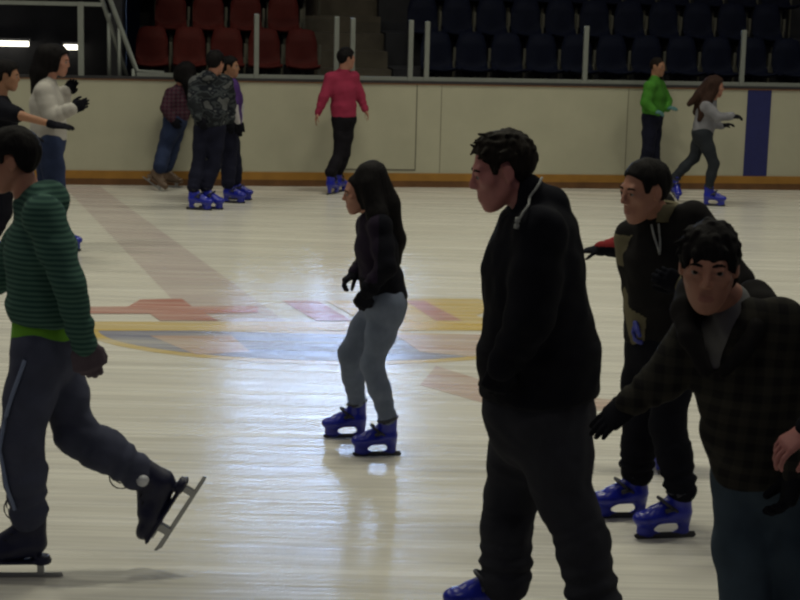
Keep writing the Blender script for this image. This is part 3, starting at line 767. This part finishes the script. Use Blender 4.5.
# ------------------------------------------------------------------ the skaters
make_mats(); skate_meshes()
SK1 = skin_mat('skin_warm', (.36, .17, .12)); SK2 = skin_mat('skin_tan', (.30, .15, .09)); SK3 = skin_mat('skin_pink', (.42, .17, .16))
LIP = skin_mat('lips', (.30, .12, .095))
HB = hair_mat('hair_black', (.006, .005, .006)); HBR = hair_mat('hair_brown', (.011, .008, .0065)); HLB = hair_mat('hair_long_brown', (.035, .018, .014))
BLK = fabric('black_cloth', (.0072, .0076, .0125), .95, .3, 9, 260, .1); BLK2 = fabric('black_fleece', (.011, .010, .014), .95, .3, 9, 260, .1)
DGREY = fabric('charcoal_cloth', (.029, .030, .040), .95, .3, 6, 260, .1); DNAVY = fabric('navy_cloth', (.012, .013, .028), .95, .3, 9, 260, .12)
def onsurf(src, pts, r, name, mat, root, off=.0, n=8):
    """a cord or seam laid on the viewer-facing (front) side of a garment"""
    me = src.data; vs = np.empty(len(me.vertices)*3, dtype=np.float32); me.vertices.foreach_get('co', vs); vs = vs.reshape(-1, 3)
    out = []
    for (x, z) in pts:
        d = np.hypot(vs[:, 0]-x, vs[:, 2]-z); c = vs[d < .022]
        if len(c): out.append((x, float(c[:, 1].min())-off, z))
    b = MB(); b.tube(out, r, n); return b.build(name, mat, root, True)
def child(root, name): return [c for c in root.children if c.name.split('.')[0] == name][0]
def between(p, a, b, n=7): return [(p[0]*0+a[0]+(b[0]-a[0])*i/n, a[2]+(b[2]-a[2])*i/n) for i in range(n+1)]
def poly(*ps, n=5):
    o = []
    for a, b in zip(ps[:-1], ps[1:]): o += [(a[0]+(b[0]-a[0])*i/n, a[2]+(b[2]-a[2])*i/n) for i in range(n)]
    return o+[(ps[-1][0], ps[-1][2])]

# the skater in the green striped hoodie, pushing off
GRN = striped('green_stripes', (.024, .06, .054), (.055, .118, .096), 15); LIME = fabric('lime_jersey', (.13, .34, .03)); TRK = fabric('track_navy', (.056, .062, .105), .9, .3, 7); STRIPE = plain('pale_stripe', (.16, .20, .33), .8)
MITT = fabric('mauve_wool', (.085, .065, .085))
# root of the next skater: (-1.543,6.987)
def track_extra(root, J, S, K):
    onsurf(child(root, 'trousers'), poly((0.056,0,0.958), (0.009,0,0.831), (-0.034,0,0.703), (-0.057,0,0.575), (-0.039,0,0.447), (-0.008,0,0.318), n=6), .0085, 'side_stripe', STRIPE, root)['label'] = 'pale blue side stripe'
person('skater in green striped hoodie pushing off with one black skate raised', dict(root=(-1.543,6.987), h=.0075, hb=.008, s=1.0, sks=1.12, seed=3,
  J=dict(head=(-0.029,0,1.732), neck=(0.041,0,1.588), sa=(0.032,0.17,1.491), sb=(0.135,-0.17,1.537), ea=(-0.117,0.24,1.236), wa=(-0.247,0.2,1.129), fa=(-0.335,0.18,1.097),
    eb=(0.25,-0.25,1.279), wb=(0.297,-0.22,1.033), fb=(0.347,-0.2,0.83), ha=(0.107,0.09,0.931), hb=(0.087,-0.09,0.971), ka=(0.201,0.08,0.59), kb=(0.015,-0.1,0.604)),
  face=(-1,-.1,-.15), skin=SK1, lip=LIP, hairm=HB, hair=dict(style='short', t=.018),
  sk=dict(a=dict(o=(0.645,0.1,0.229), t=(-0.16,0,-0.264), u=(-0.177,0,0.118)), b=dict(o=(-0.039,-0.052,0), t=(-1,-.1,0))), skate='navy',
  glove=dict(a=MITT, b=MITT), pn=dict(a=(0,0,-1), b=(-.3,1,0)), th=dict(a=1, b=1), curl=.6,
  extra=[track_extra], gfat=dict(b=1.7), bottom=dict(m=[TRK], waist=(.15,.115), hip=(.17,.13), w=[.105,.1,.088,.088,.076], rip=.006, amp=.008),
  top=dict(name='hoodie', m=[GRN], hem=(.18,.135), waist=(.18,.145), chest=(.185,.135), sl=[.08,.07,.052], hood=1.05, drop=-.25, cuff=1.0, amp=.009,
    under=dict(m=LIME, drop=.235, hk=1.02, k=.8))))

# the girl in jeans at the centre
JNL = fabric('pale_jeans', (.165, .195, .275), .9, .3, 10, 260, .15, (.11, .135, .195)); PURJ = fabric('plum_cloth', (.016, .010, .026), .95, .4, 7)
person('girl with long black hair in pale jeans gliding on blue skates', dict(root=(-0.139,8.983), h=.0075, s=.86, hs=.87, seed=5, fem=True,
  J=dict(head=(-0.081,0,1.383), neck=(-0.011,0,1.265), sa=(-0.039,0.13,1.193), sb=(0.028,-0.13,1.227), ea=(-0.036,0.2,0.989), wa=(-0.092,0.13,0.946), fa=(-0.159,0.1,0.901),
    eb=(0.064,-0.2,1.028), wb=(-0.031,-0.17,0.895), fb=(-0.101,-0.14,0.752), ha=(0.039,0.075,0.793), hb=(0.083,-0.075,0.823), ka=(-0.125,0.12,0.509), kb=(0.001,-0.04,0.488)),
  face=(-1,-.12,-.12), skin=SK1, lip=LIP, hairm=HB,
  hair=dict(style='long', t=.005, locks=[dict(p=[(-0.021,0,1.473), (0.049,0,1.324), (0.1,0,1.142), (0.124,0,1.027)], r=[.085,.075,.06,.02]), dict(p=[(-0.029,-0.06,1.433), (0.011,-0.1,1.285), (0.06,-0.11,1.132)], r=[.05,.05,.02])]),
  sk=dict(a=dict(o=(-0.132,0.269,0), t=(-1,-.12,0)), b=dict(o=(0.039,-0.074,0), t=(-1,-.15,0))), glove=dict(a=BLK, b=BLK), pn=dict(a=(.4,0,-1), b=(0,1,0)), th=dict(a=1, b=1), curl=.9,
  bottom=dict(m=[JNL], waist=(.13,.1), hip=(.145,.108), w=[.086,.076,.058,.057,.048], rip=.003, amp=.006, low=.35),
  top=dict(name='jacket', m=[PURJ, BLK], region=lambda P, J: ((P[2] < J['ha'][2]+.16) | (P[0] > J['sa'][0]+.06)).astype(int), hem=(.155,.125), waist=(.14,.105), chest=(.15,.105), sl=[.062,.052,.042], drop=-.02, amp=.008, collar=1.0)))

# the big man
# root of the next skater: (0.579,6.476)
def man_extra(root, J, S, K):
    jk = child(root, 'jacket')
    o = onsurf(jk, poly((-0.067,0,1.783), (-0.095,0,1.745), (-0.145,0,1.68), (-0.169,0,1.638)), .0048, 'piping', PIPE, root); o['label'] = 'white hood piping'
    onsurf(jk, poly((-0.163,0,1.661), (-0.169,0,1.623)), .010, 'piping', PIPE, root)
PIPE = plain('pale_piping', (.26, .27, .27), .8)
person('big man in black hooded jacket and dark trousers gliding with head bowed', dict(root=(0.579,6.476), h=.009, hb=.0065, s=1.06, hs=1.15, seed=8,
  J=dict(head=(-0.216,0,1.798), neck=(-0.115,0,1.692), sa=(-0.073,0.2,1.547), sb=(-0.078,-0.2,1.599), ea=(-0.136,0.3,1.195), wa=(-0.19,0.26,1.001), fa=(-0.225,0.24,0.855),
    eb=(-0.106,-0.3,1.304), wb=(-0.199,-0.27,1.122), fb=(-0.246,-0.24,0.952), ha=(-0.061,0.1,0.854), hb=(-0.013,-0.1,0.907), ka=(-0.119,0.15,0.495), kb=(0.075,-0.12,0.552)),
  face=(-1,-.12,-.24), skin=SK3, lip=LIP, hairm=HBR, hair=dict(style='short', t=.012, amp=.005, h=.005, tufts=80, flow=(0,.7,-.25), lift=.12),
  sk=dict(a=dict(o=(-0.211,0.081,0), t=(-1,-.08,0)), b=dict(o=(0.126,-0.235,0), t=(-1,-.25,0))), glove=dict(a=BLK, b=BLK), pn=dict(a=(0,-1,0), b=(0,1,0)), th=dict(a=-1, b=1), curl=.9,
  bottom=dict(m=[DGREY], waist=(.21,.2), hip=(.215,.205), w=[.135,.13,.110,.098,.102], rip=.008, ripn=3.4, amp=.013, low=.95),
  top=dict(name='jacket', m=[BLK], hem=(.26,.222), waist=(.265,.222), chest=(.25,.182), sl=[.095,.09,.062], hood=.92, drop=-.10, amp=.01, bulge=.012, ct=.80, taper=.86, collar=1.14, cr=.078, hoodback=(1,0,0)), extra=[man_extra]))

# the dark-haired skater in the collared pullover
KHK = (.15, .132, .082)
PUL = fabric('dark_pullover', (.014, .013, .014), .95, .3, 9, 260, .1); KH = fabric('khaki_panel', KHK, .95, .25); BGL = plain('blue_glove', (.03, .04, .30), .6)
def reg_pull(P, J):
    out = np.zeros(P.shape[1], int)
    a, b, w = J['sa'], J['ea'], J['wa']
    d = b-a; t = ((P-a[:, None])*d[:, None]).sum(0)/(d@d); r = np.sqrt((((P-a[:, None])-d[:, None]*t)**2).sum(0))
    out[(t > -.12) & (t < .50) & (r < .098) & (P[0] < a[0]+.035+.0*t) & (P[0] < a[0]+.035-.07*(.5-t))] = 1
    d2 = w-b; t2 = ((P-b[:, None])*d2[:, None]).sum(0)/(d2@d2); r2 = np.sqrt((((P-b[:, None])-d2[:, None]*t2)**2).sum(0))
    out[(t2 > .1) & (r2 < .08) & (P[0] < b[0]+.02)] = 1
    w2, e2 = J['wb'], J['eb']; d3 = w2-e2; t3 = ((P-e2[:, None])*d3[:, None]).sum(0)/(d3@d3)
    out[(t3 > .8) & (np.sqrt(((P-w2[:, None])**2).sum(0)) < .1)] = 1
    return out
# root of the next skater: (1.219,7.851)
def pull_extra(root, J, S, K):
    n = J['neck']; f = V([-.62, -.78, 0]); b = MB(); N = 22
    for i in range(N+1):     # turned-down collar: an open band round the neck
        t = math.radians(-158+316*i/N); dr = V([f[0]*math.cos(t)-f[1]*math.sin(t), f[1]*math.cos(t)+f[0]*math.sin(t), 0])*-1
        for rr, z in ((.066, .045), (.073, .058), (.084, .05), (.104, .0-.02*abs(math.sin(t/2))), (.092, -.004)): b.v.append(tuple(n+V([0, 0, -.035])+dr*rr*1.08+V([0, 0, z+.045])))
    for i in range(N):
        for j in range(5): b.f.append((i*5+j, i*5+(j+1) % 5, (i+1)*5+(j+1) % 5, (i+1)*5+j)); b.m.append(0)
    b.f += [(0, 1, 2, 3, 4), tuple(N*5+j for j in (4, 3, 2, 1, 0))]; b.m += [0, 0]
    b.build('collar', KH, root, True)['label'] = 'khaki collar'
    pl = child(root, 'pullover')
    onsurf(pl, poly((-0.101,0,1.428), (-0.084,0,1.365), (-0.063,0,1.301)), .005, 'zip', PIPE, root); onsurf(pl, poly((-0.07,0,1.434), (-0.062,0,1.365), (-0.063,0,1.301)), .005, 'zip', PIPE, root)
person('dark-haired skater in black pullover with khaki collar leaning forward', dict(root=(1.219,7.851), h=.0075, hb=.0055, s=.98, hs=1.13, seed=11,
  J=dict(head=(-0.138,-0.05,1.575), neck=(-0.05,0.02,1.45), sa=(-0.152,0.1,1.338), sb=(0.083,-0.06,1.451), ea=(-0.126,0.1,1.106), wa=(-0.111,0,0.994), fa=(-0.141,-0.04,0.852),
    eb=(0.299,-0.1,1.176), wb=(0.016,-0.32,1.204), fb=(-0.092,-0.36,1.244), ha=(-0.07,0.08,0.842), hb=(0.036,-0.04,0.871), ka=(-0.076,0.1,0.478), kb=(0.019,-0.1,0.51)),
  face=(-.93,-.48,-.12), gaze=(-.9,-.4,-.1), skin=SK1, lip=LIP, hairm=HB, hair=dict(style='short', t=.011, h=.005, amp=.0035),
  sk=dict(a=dict(o=(-0.143,0.094,0), t=(-1,-.15,0)), b=dict(o=(0.02,-0.189,0), t=(-1,-.2,0))), glove=dict(a=BGL, b=BLK), pn=dict(a=(.5,-.5,0), b=(0,1,0)), th=dict(a=1, b=1), curl=.8,
  bottom=dict(m=[BLK], waist=(.15,.12), hip=(.165,.13), w=[.102,.096,.08,.08,.074], rip=.008, ripn=3, low=.3),
  top=dict(name='pullover', m=[PUL, KH], region=reg_pull, hem=(.18,.14), waist=(.175,.14), chest=(.18,.135), sl=[.083,.072,.052], drop=-.02, cr=.062, collar=.5), extra=[pull_extra]))

# the nearest skater, in the plaid jacket
PLD = plaid('brown_plaid', (.012, .011, .012), (.021, .020, .018), (.029, .027, .023), 5.5); GTS = fabric('grey_tee', (.20, .20, .205)); JNT = fabric('teal_jeans', (.045, .068, .098), .9, .3, 8)
HOOD = fabric('black_hood', (.012, .011, .012), .95, .3, 9, 260, .1)
# root of the next skater: (1.162,5.324)
def plaid_extra(root, J, S, K):
    n = J['neck']
    p = [ell(n+V([.05, .12, -.065]), (.15, .085, .06), None, .03), cone(n+V([-.07, .07, -.03]), n+V([.13, .07, -.05]), .05, .05, .03)]
    for pts in ([(-0.234,0.12,1.553), (-0.278,0,1.505), (-0.274,-0.11,1.446), (-0.233,-0.17,1.361)], [(-0.039,0.14,1.535), (-0.024,0.02,1.52), (-0.065,-0.09,1.472), (-0.127,-0.15,1.408), (-0.186,-0.18,1.352)]):
        p += chain([V(q, float) for q in pts], [.055, .045, .032, .024, .014][:len(pts)], .02)
    p.append(cone(n+V([-.09, .08, -.02]), n+V([-.09, .0, -.0]), .05, .04, .03)); p.append(cone(n+V([.1, .08, -.04]), n+V([.1, .0, -.01]), .05, .04, .03))
    field_obj('hood', p, .007, [HOOD], root, lambda P: .006*nz(P, 40, 4), 2)['label'] = 'black hood lying open'
person('nearest skater in dark plaid hooded jacket over grey shirt facing outward', dict(root=(1.162,5.324), h=.007, hb=.0048, s=1.02, hs=1.09, seed=13,
  J=dict(head=(-0.227,-0.08,1.664), neck=(-0.135,0.05,1.533), sa=(-0.222,0.07,1.415), sb=(0.008,-0.05,1.471), ea=(-0.317,0.1,1.27), wa=(-0.414,0.1,1.189), fa=(-0.571,0.13,1.045),
    eb=(0.12,0.02,1.229), wb=(0.079,-0.1,1.029), fb=(0.021,-0.13,0.824), ha=(-0.034,0.17,0.926), hb=(0.108,0.11,0.948), ka=(-0.02,0.05,0.485), kb=(0.153,0.08,0.513)),
  face=(-.22,-1,-.10), gaze=(-.12,-1,-.02), skin=SK1, lip=LIP, hairm=HB, hair=dict(style='fringe', t=.009, amp=.004, h=.005, tufts=90, flow=(0,.15,-.8), lift=.05),
  sk=dict(a=dict(o=(-0.007,-0.072,0), t=(-.3,-1,0)), b=dict(o=(0.206,0.048,0), t=(-.2,-1,0))), glove=dict(a=BLK, b=BLK), pn=dict(a=(0,.6,-1), b=(-1,0,0)), th=dict(a=-1, b=1), curl=.15, curlb=.6, gfat=dict(b=1.6, a=1.3), gcuff=dict(a=.07, b=.1),
  bottom=dict(m=[JNT], waist=(.15,.12), hip=(.165,.125), w=[.098,.094,.08,.08,.075]),
  top=dict(name='jacket', m=[PLD], hem=(.165,.135), waist=(.172,.14), chest=(.175,.13), sl=[.088,.072,.05], drop=-.05, amp=.01, collar=.35, cr=.06, open=dict(len=.10, w=.085, w2=.025, dx=-.035, dx2=-.02),
    under=dict(m=GTS, k=.9, hk=.82, neck=.9)), extra=[plaid_extra]))

# the skater outside the edge whose hand reaches in
person('person at the frame edge, only a bare pink hand reaching in', dict(root=(1.702,5.275), h=.009, hb=.0048, s=1.03, seed=17,
  J=dict(head=(-0.107,0,1.725), neck=(-0.063,0,1.571), sa=(-0.017,0.18,1.457), sb=(-0.128,-0.18,1.528), ea=(-0.021,0.25,1.161), wa=(-0.051,0.25,0.924), fa=(-0.071,0.25,0.753),
    eb=(-0.315,-0.3,1.309), wb=(-0.493,-0.33,1.243), fb=(-0.612,-0.34,1.161), ha=(0.001,0.09,0.907), hb=(-0.056,-0.09,0.961), ka=(0.007,0.09,0.436), kb=(-0.05,-0.09,0.506)),
  face=(-1,-.1,-.1), skin=SK3, lip=LIP, hairm=HB, hair=dict(style='short'), bare='b', sk=dict(a=dict(o=(-0.017,0.056,0), t=(-1,-.1,0)), b=dict(o=(-0.066,-0.122,0), t=(-1,-.1,0))),
  glove=dict(a=BLK), pn=dict(a=(-1,0,0), b=(-.45,.2,-1)), th=dict(a=1, b=1), curl=.55,
  bottom=dict(m=[DGREY], waist=(.15,.12), hip=(.17,.13), w=[.1,.095,.08,.08,.075]), top=dict(name='jacket', m=[BLK], hem=(.18,.14), waist=(.175,.14), chest=(.18,.13), sl=[.085,.072,.05])))

# the one hidden behind the collared skater: only a red and black sleeve shows
RSL = fabric('red_sleeve', (.22, .018, .022))
person('skater hidden behind the khaki-collared one, only a red-topped black sleeve stretched out', dict(root=(1.394,8.78), h=.01, s=.78, hs=.85, seed=19,
  J=dict(head=(-0.091,0,1.35), neck=(-0.077,0,1.269), sa=(-0.144,0,1.19), sb=(0.013,0,1.194), ea=(-0.295,0,1.166), wa=(-0.386,0,1.154), fa=(-0.477,0,1.141), eb=(0.052,0.03,1.041), wb=(0.054,0,0.912), fb=(0.058,0,0.839),
    ha=(-0.078,0,0.794), hb=(-0.001,0,0.796), ka=(-0.063,-0.03,0.433), kb=(0.014,-0.03,0.435)), face=(0,1,0), rev=True, skin=SK1, lip=LIP, hairm=HB, hair=dict(style='short'),
  sk=dict(a=dict(o=(-0.04,0.015,0), t=(0,1,0)), b=dict(o=(0.055,0.023,0), t=(0,1,0))), glove=dict(a=BLK, b=BLK), pn=dict(a=(0,0,-1), b=(0,1,0)), th=dict(a=1, b=1), curl=.4,
  bottom=dict(m=[BLK], waist=(.12,.1), hip=(.13,.1), w=[.08,.075,.06,.06,.055]), top=dict(name='jacket', m=[BLK, RSL], region=lambda P, J: (P[2] > J['ea'][2]+.006).astype(int), hem=(.14,.11), waist=(.13,.1), chest=(.13,.1), sl=[.058,.05,.04])))

# far left pair
WJK = fabric('white_jacket', (.40, .38, .36), .9, .2, 6); JNB = fabric('blue_jeans', (.022, .034, .085), .9, .35, 8)
person('woman in white jacket and blue jeans holding up black gloves', dict(root=(-3.035,15.363), h=.012, s=1.03, seed=23, fem=True,
  J=dict(head=(0.002,0,1.66), neck=(-0.088,0,1.475), sa=(-0.121,0.16,1.394), sb=(-0.089,-0.17,1.4), ea=(-0.016,0.25,1.275), wa=(0.026,0.22,1.376), fa=(0.138,0.2,1.512), eb=(-0.008,-0.24,1.192), wb=(0.173,-0.28,1.269), fb=(0.294,-0.28,1.323),
    ha=(-0.095,0.09,0.942), hb=(-0.059,-0.09,0.96), ka=(-0.138,0.1,0.512), kb=(-0.013,-0.08,0.52)), face=(1,-.1,-.15), skin=SK1, lip=LIP, hairm=HB,
  hair=dict(style='long', t=.02, locks=[dict(p=[(-0.093,0,1.709), (-0.156,0,1.56), (-0.194,0,1.386)], r=[.1,.09,.05])]), sk=dict(a=dict(o=(-0.137,0.149,0), t=(1,-.1,0)), b=dict(o=(0.056,-0.103,0), t=(1,-.1,0))),
  glove=dict(a=BLK, b=BLK), pn=dict(a=(0,-1,0), b=(0,1,0)), th=dict(a=1, b=1), bottom=dict(m=[JNB], waist=(.15,.12), hip=(.17,.135), w=[.105,.098,.085,.09,.085]),
  top=dict(name='jacket', m=[WJK], hem=(.18,.155), waist=(.175,.15), chest=(.18,.14), sl=[.085,.075,.055], drop=-.02, amp=.006, collar=1.0, cr=.07)))
person('person in black short-sleeved shirt stretching a bare arm with black glove', dict(root=(-3.433,14.551), h=.012, s=.98, seed=29,
  J=dict(head=(0.145,0,1.572), neck=(0.076,0,1.397), sa=(0.035,0.17,1.292), sb=(0.13,-0.17,1.305), ea=(0.097,0.25,1.059), wa=(0.224,0.25,1.063), fa=(0.334,0.25,1.04), eb=(0.321,-0.3,1.271), wb=(0.581,-0.3,1.205), fb=(0.793,-0.3,1.185),
    ha=(0.062,0.09,0.821), hb=(0.103,-0.09,0.842), ka=(0.038,0.09,0.423), kb=(0.096,-0.09,0.449)), face=(1,0,-.1), skin=SK2, lip=LIP, hairm=HB, hair=dict(style='short', t=.02), barearm='ab',
  sk=dict(a=dict(o=(-0.063,0.197,0), t=(1,0,0)), b=dict(o=(0.05,-0.144,0), t=(1,0,0))), glove=dict(a=BLK, b=BLK), pn=dict(a=(0,0,-1), b=(0,.3,-1)), th=dict(a=1, b=1), curl=.2,
  bottom=dict(m=[BLK], waist=(.15,.12), hip=(.17,.135), w=[.105,.1,.085,.085,.08]), top=dict(name='shirt', m=[BLK], hem=(.17,.135), waist=(.165,.13), chest=(.175,.13), sl=[.082,.07,.05], lena=.75, lenb=.75)))

# group by the far boards
MRN = plaid('maroon_plaid', (.025, .014, .024), (.06, .018, .032), (.05, .04, .05), 7)
person('girl in maroon plaid top and jeans leaning toward the boards on tan skates', dict(root=(-2.699,19.826), h=.014, s=.93, seed=31, fem=True,
  J=dict(head=(0.203,0,1.285), neck=(0.17,0,1.161), sa=(0.084,-0.12,1.078), sb=(0.209,0.14,1.085), ea=(0.025,-0.18,0.924), wa=(0.095,-0.2,0.805), fa=(0.151,-0.2,0.728), eb=(0.281,0.2,0.935), wb=(0.333,0.15,0.838), fb=(0.371,0.12,0.796),
    ha=(0.101,-0.08,0.772), hb=(0.114,0.08,0.759), ka=(-0.014,-0.06,0.44), kb=(0.055,0.1,0.448)), face=(.85,.4,-.2), skin=SK1, lip=LIP, hairm=HB,
  hair=dict(style='long', t=.02, locks=[dict(p=[(0.239,-0.02,1.343), (0.277,-0.05,1.212), (0.279,-0.06,1.045)], r=[.1,.09,.05])]),
  sk=dict(a=dict(o=(-0.101,-0.25,0.051), t=(0.153,-0.05,-0.103)), b=dict(o=(0.043,0.102,0), t=(.95,-.3,0))), skate='tan',
  glove=dict(a=BLK, b=BLK), pn=dict(a=(0,1,0), b=(0,1,0)), th=dict(a=1, b=1), bottom=dict(m=[JNB], waist=(.14,.11), hip=(.165,.13), w=[.105,.095,.08,.082,.08]),
  top=dict(name='shirt', m=[MRN], hem=(.165,.14), waist=(.165,.14), chest=(.17,.13), sl=[.075,.065,.05], drop=-.05)))
CAM = camo('grey_camouflage', [(.014, .016, .02), (.04, .046, .052), (.012, .014, .02), (.085, .09, .095)], 7)
person('skater in grey camouflage hoodie and dark trousers seen from behind', dict(root=(-2.084,18.247), h=.013, s=.96, seed=37,
  J=dict(head=(0.119,0,1.516), neck=(0.078,0,1.381), sa=(-0.073,-0.04,1.298), sb=(0.203,0.1,1.306), ea=(-0.091,-0.14,1.098), wa=(-0.042,-0.2,0.961), fa=(0.009,-0.2,0.879), eb=(0.25,0.16,1.084), wb=(0.255,0.12,0.92), fb=(0.258,0.1,0.838),
    ha=(-0.024,0,0.84), hb=(0.139,0.04,0.841), ka=(-0.061,-0.03,0.455), kb=(0.103,0,0.456)), face=(.55,.8,-.08), skin=SK1, lip=LIP, hairm=HB, hair=dict(style='short', t=.02),
  sk=dict(a=dict(o=(-0.034,-0.161,0), t=(.95,-.2,0)), b=dict(o=(0.081,-0.063,0), t=(.9,-.35,0))), glove=dict(a=BLK, b=BLK), pn=dict(a=(0,1,0), b=(0,1,0)), th=dict(a=1, b=1),
  bottom=dict(m=[DNAVY], waist=(.15,.12), hip=(.15,.12), w=[.088,.08,.07,.07,.068]), top=dict(name='hoodie', m=[CAM], hem=(.175,.14), waist=(.175,.14), chest=(.185,.135), sl=[.085,.072,.052], hood=1.0, drop=-.04)))
PRP = fabric('purple_tee', (.06, .025, .14)); LSL = fabric('pale_sleeve', (.42, .40, .42))
person('boy in purple tee over white long sleeves beside the camouflage hoodie', dict(root=(-1.839,18.857), h=.013, s=.9, seed=41,
  J=dict(head=(-0.031,0,1.444), neck=(-0.041,0,1.305), sa=(-0.045,0.15,1.221), sb=(-0.002,-0.17,1.232), ea=(0.049,0.2,1.014), wa=(0.053,0.18,0.842), fa=(0.066,0.16,0.736), eb=(0.027,-0.24,1.037), wb=(0.07,-0.23,0.857), fb=(0.082,-0.23,0.708),
    ha=(-0.056,0.08,0.784), hb=(-0.04,-0.08,0.798), ka=(0,0.08,0.438), kb=(-0.038,-0.08,0.432)), face=(1,-.25,0), skin=SK2, lip=LIP, hairm=HB, hair=dict(style='short', t=.015),
  sk=dict(a=dict(o=(0.067,0.096,0), t=(1,-.15,0)), b=dict(o=(0.016,-0.162,0), t=(1,-.15,0))), glove=dict(a=BLK, b=BLK), pn=dict(a=(0,-1,0), b=(0,1,0)), th=dict(a=1, b=1),
  bottom=dict(m=[DNAVY], waist=(.13,.11), hip=(.155,.125), w=[.095,.09,.078,.078,.074]), top=dict(name='tee', m=[PRP], hem=(.15,.13), waist=(.15,.125), chest=(.16,.12), sl=[.075,.066,.05], lena=.75, lenb=.75, drop=.02,
    under=dict(m=LSL, sleeves='ab', k=.8))))
PNK = fabric('pink_jacket', (.30, .028, .07), .9, .25, 7)
person('girl in bright pink jacket and black trousers skating beside the boards', dict(root=(-0.735,19.764), h=.013, s=.93, seed=43, fem=True,
  J=dict(head=(0.074,0,1.513), neck=(0.042,0,1.39), sa=(-0.1,-0.04,1.288), sb=(0.143,0.08,1.298), ea=(-0.172,-0.1,1.09), wa=(-0.236,-0.12,0.911), fa=(-0.268,-0.12,0.81), eb=(0.225,0.12,1.095), wb=(0.285,0.08,0.953), fb=(0.333,0.06,0.854),
    ha=(0.008,-0.01,0.841), hb=(0.097,0.03,0.84), ka=(0.004,-0.02,0.446), kb=(0.07,0.03,0.443)), face=(.9,.35,-.05), skin=SK1, lip=LIP, hairm=HB, bare='ab', hair=dict(style='short', t=.02),
  sk=dict(a=dict(o=(-0.053,-0.1,0), t=(.45,.9,0)), b=dict(o=(0.019,0.094,0), t=(.5,.85,0))), glove={}, pn=dict(a=(1,0,0), b=(-1,0,0)), th=dict(a=1, b=1),
  bottom=dict(m=[BLK2], waist=(.13,.105), hip=(.135,.105), w=[.082,.072,.062,.066,.07], low=-.1), top=dict(name='jacket', m=[PNK], hem=(.15,.12), waist=(.145,.115), chest=(.155,.115), sl=[.075,.06,.042], drop=-.03, amp=.01, collar=.9)))
GJK = fabric('green_jacket', (.055, .21, .025), .9, .3, 6); TEAL = plain('teal_glove', (.06, .16, .17), .6)
person('boy in bright green jacket standing against the white boards', dict(root=(2.922,20.488), h=.013, s=.84, hs=.9, seed=47,
  J=dict(head=(0.006,0,1.473), neck=(-0.022,0,1.334), sa=(-0.092,-0.12,1.247), sb=(0.049,0.14,1.245), ea=(-0.137,-0.18,1.066), wa=(-0.046,-0.22,0.98), fa=(0.092,-0.24,0.95), eb=(0.152,0.14,1.073), wb=(0.147,0,1.002), fb=(0.196,-0.06,1.008),
    ha=(-0.065,-0.06,0.885), hb=(0.01,0.06,0.877), ka=(-0.069,-0.06,0.512), kb=(0.016,0.05,0.502)), face=(.75,-.6,-.05), skin=SK2, lip=LIP, hairm=HBR, hair=dict(style='short', t=.006),
  sk=dict(a=dict(o=(-0.073,-0.014,0), t=(.7,-.7,0)), b=dict(o=(0.085,0.017,0), t=(.7,-.7,0))), glove=dict(a=TEAL, b=TEAL), pn=dict(a=(0,.3,-1), b=(0,.3,-1)), th=dict(a=1, b=1),
  bottom=dict(m=[DNAVY], waist=(.13,.11), hip=(.135,.11), w=[.085,.08,.07,.07,.066]), top=dict(name='jacket', m=[GJK], hem=(.145,.115), waist=(.145,.115), chest=(.15,.115), sl=[.075,.062,.046], drop=-.03, collar=1.0)))
GRJ = fabric('pale_grey_jacket', (.22, .22, .25), .9, .4, 6); LEG = fabric('slate_leggings', (.022, .026, .034))
person('girl with long brown hair in pale grey jacket skating past the blue stripe', dict(root=(3.326,19.501), h=.013, s=.9, seed=53, fem=True,
  J=dict(head=(0.114,0,1.32), neck=(0.077,0,1.187), sa=(0.073,0.14,1.098), sb=(-0.008,-0.14,1.107), ea=(0.128,0.2,0.894), wa=(0.242,0.2,0.874), fa=(0.33,0.2,0.899), eb=(0.12,-0.2,1.005), wb=(0.258,-0.22,1.021), fb=(0.401,-0.22,1.014),
    ha=(0.001,0.08,0.8), hb=(-0.015,-0.08,0.815), ka=(-0.069,0.1,0.516), kb=(0.127,-0.08,0.473)), face=(1,-.15,-.1), skin=SK1, lip=LIP, hairm=HLB,
  hair=dict(style='long', t=.018, locks=[dict(p=[(0.068,0,1.352), (-0.013,0,1.207), (-0.089,0.02,1.037)], r=[.09,.085,.04]), dict(p=[(0.037,-0.05,1.355), (-0.079,-0.06,1.22), (-0.184,-0.06,1.13)], r=[.08,.06,.03]), dict(p=[(0.061,-0.06,1.29), (-0.026,-0.12,1.094), (-0.074,-0.12,0.961)], r=[.07,.06,.025])]),
  sk=dict(a=dict(o=(-0.27,0.1,0.082), t=(0.053,-0.2,-0.075)), b=dict(o=(0.147,-0.056,0), t=(1,-.2,0))), glove=dict(a=BLK, b=BLK), pn=dict(a=(0,0,-1), b=(0,.3,-1)), th=dict(a=1, b=1),
  bottom=dict(m=[LEG], waist=(.12,.1), hip=(.14,.115), w=[.085,.075,.06,.058,.05], amp=.004), top=dict(name='jacket', m=[GRJ], hem=(.15,.125), waist=(.14,.115), chest=(.15,.11), sl=[.068,.056,.042], drop=-.02, amp=.01)))
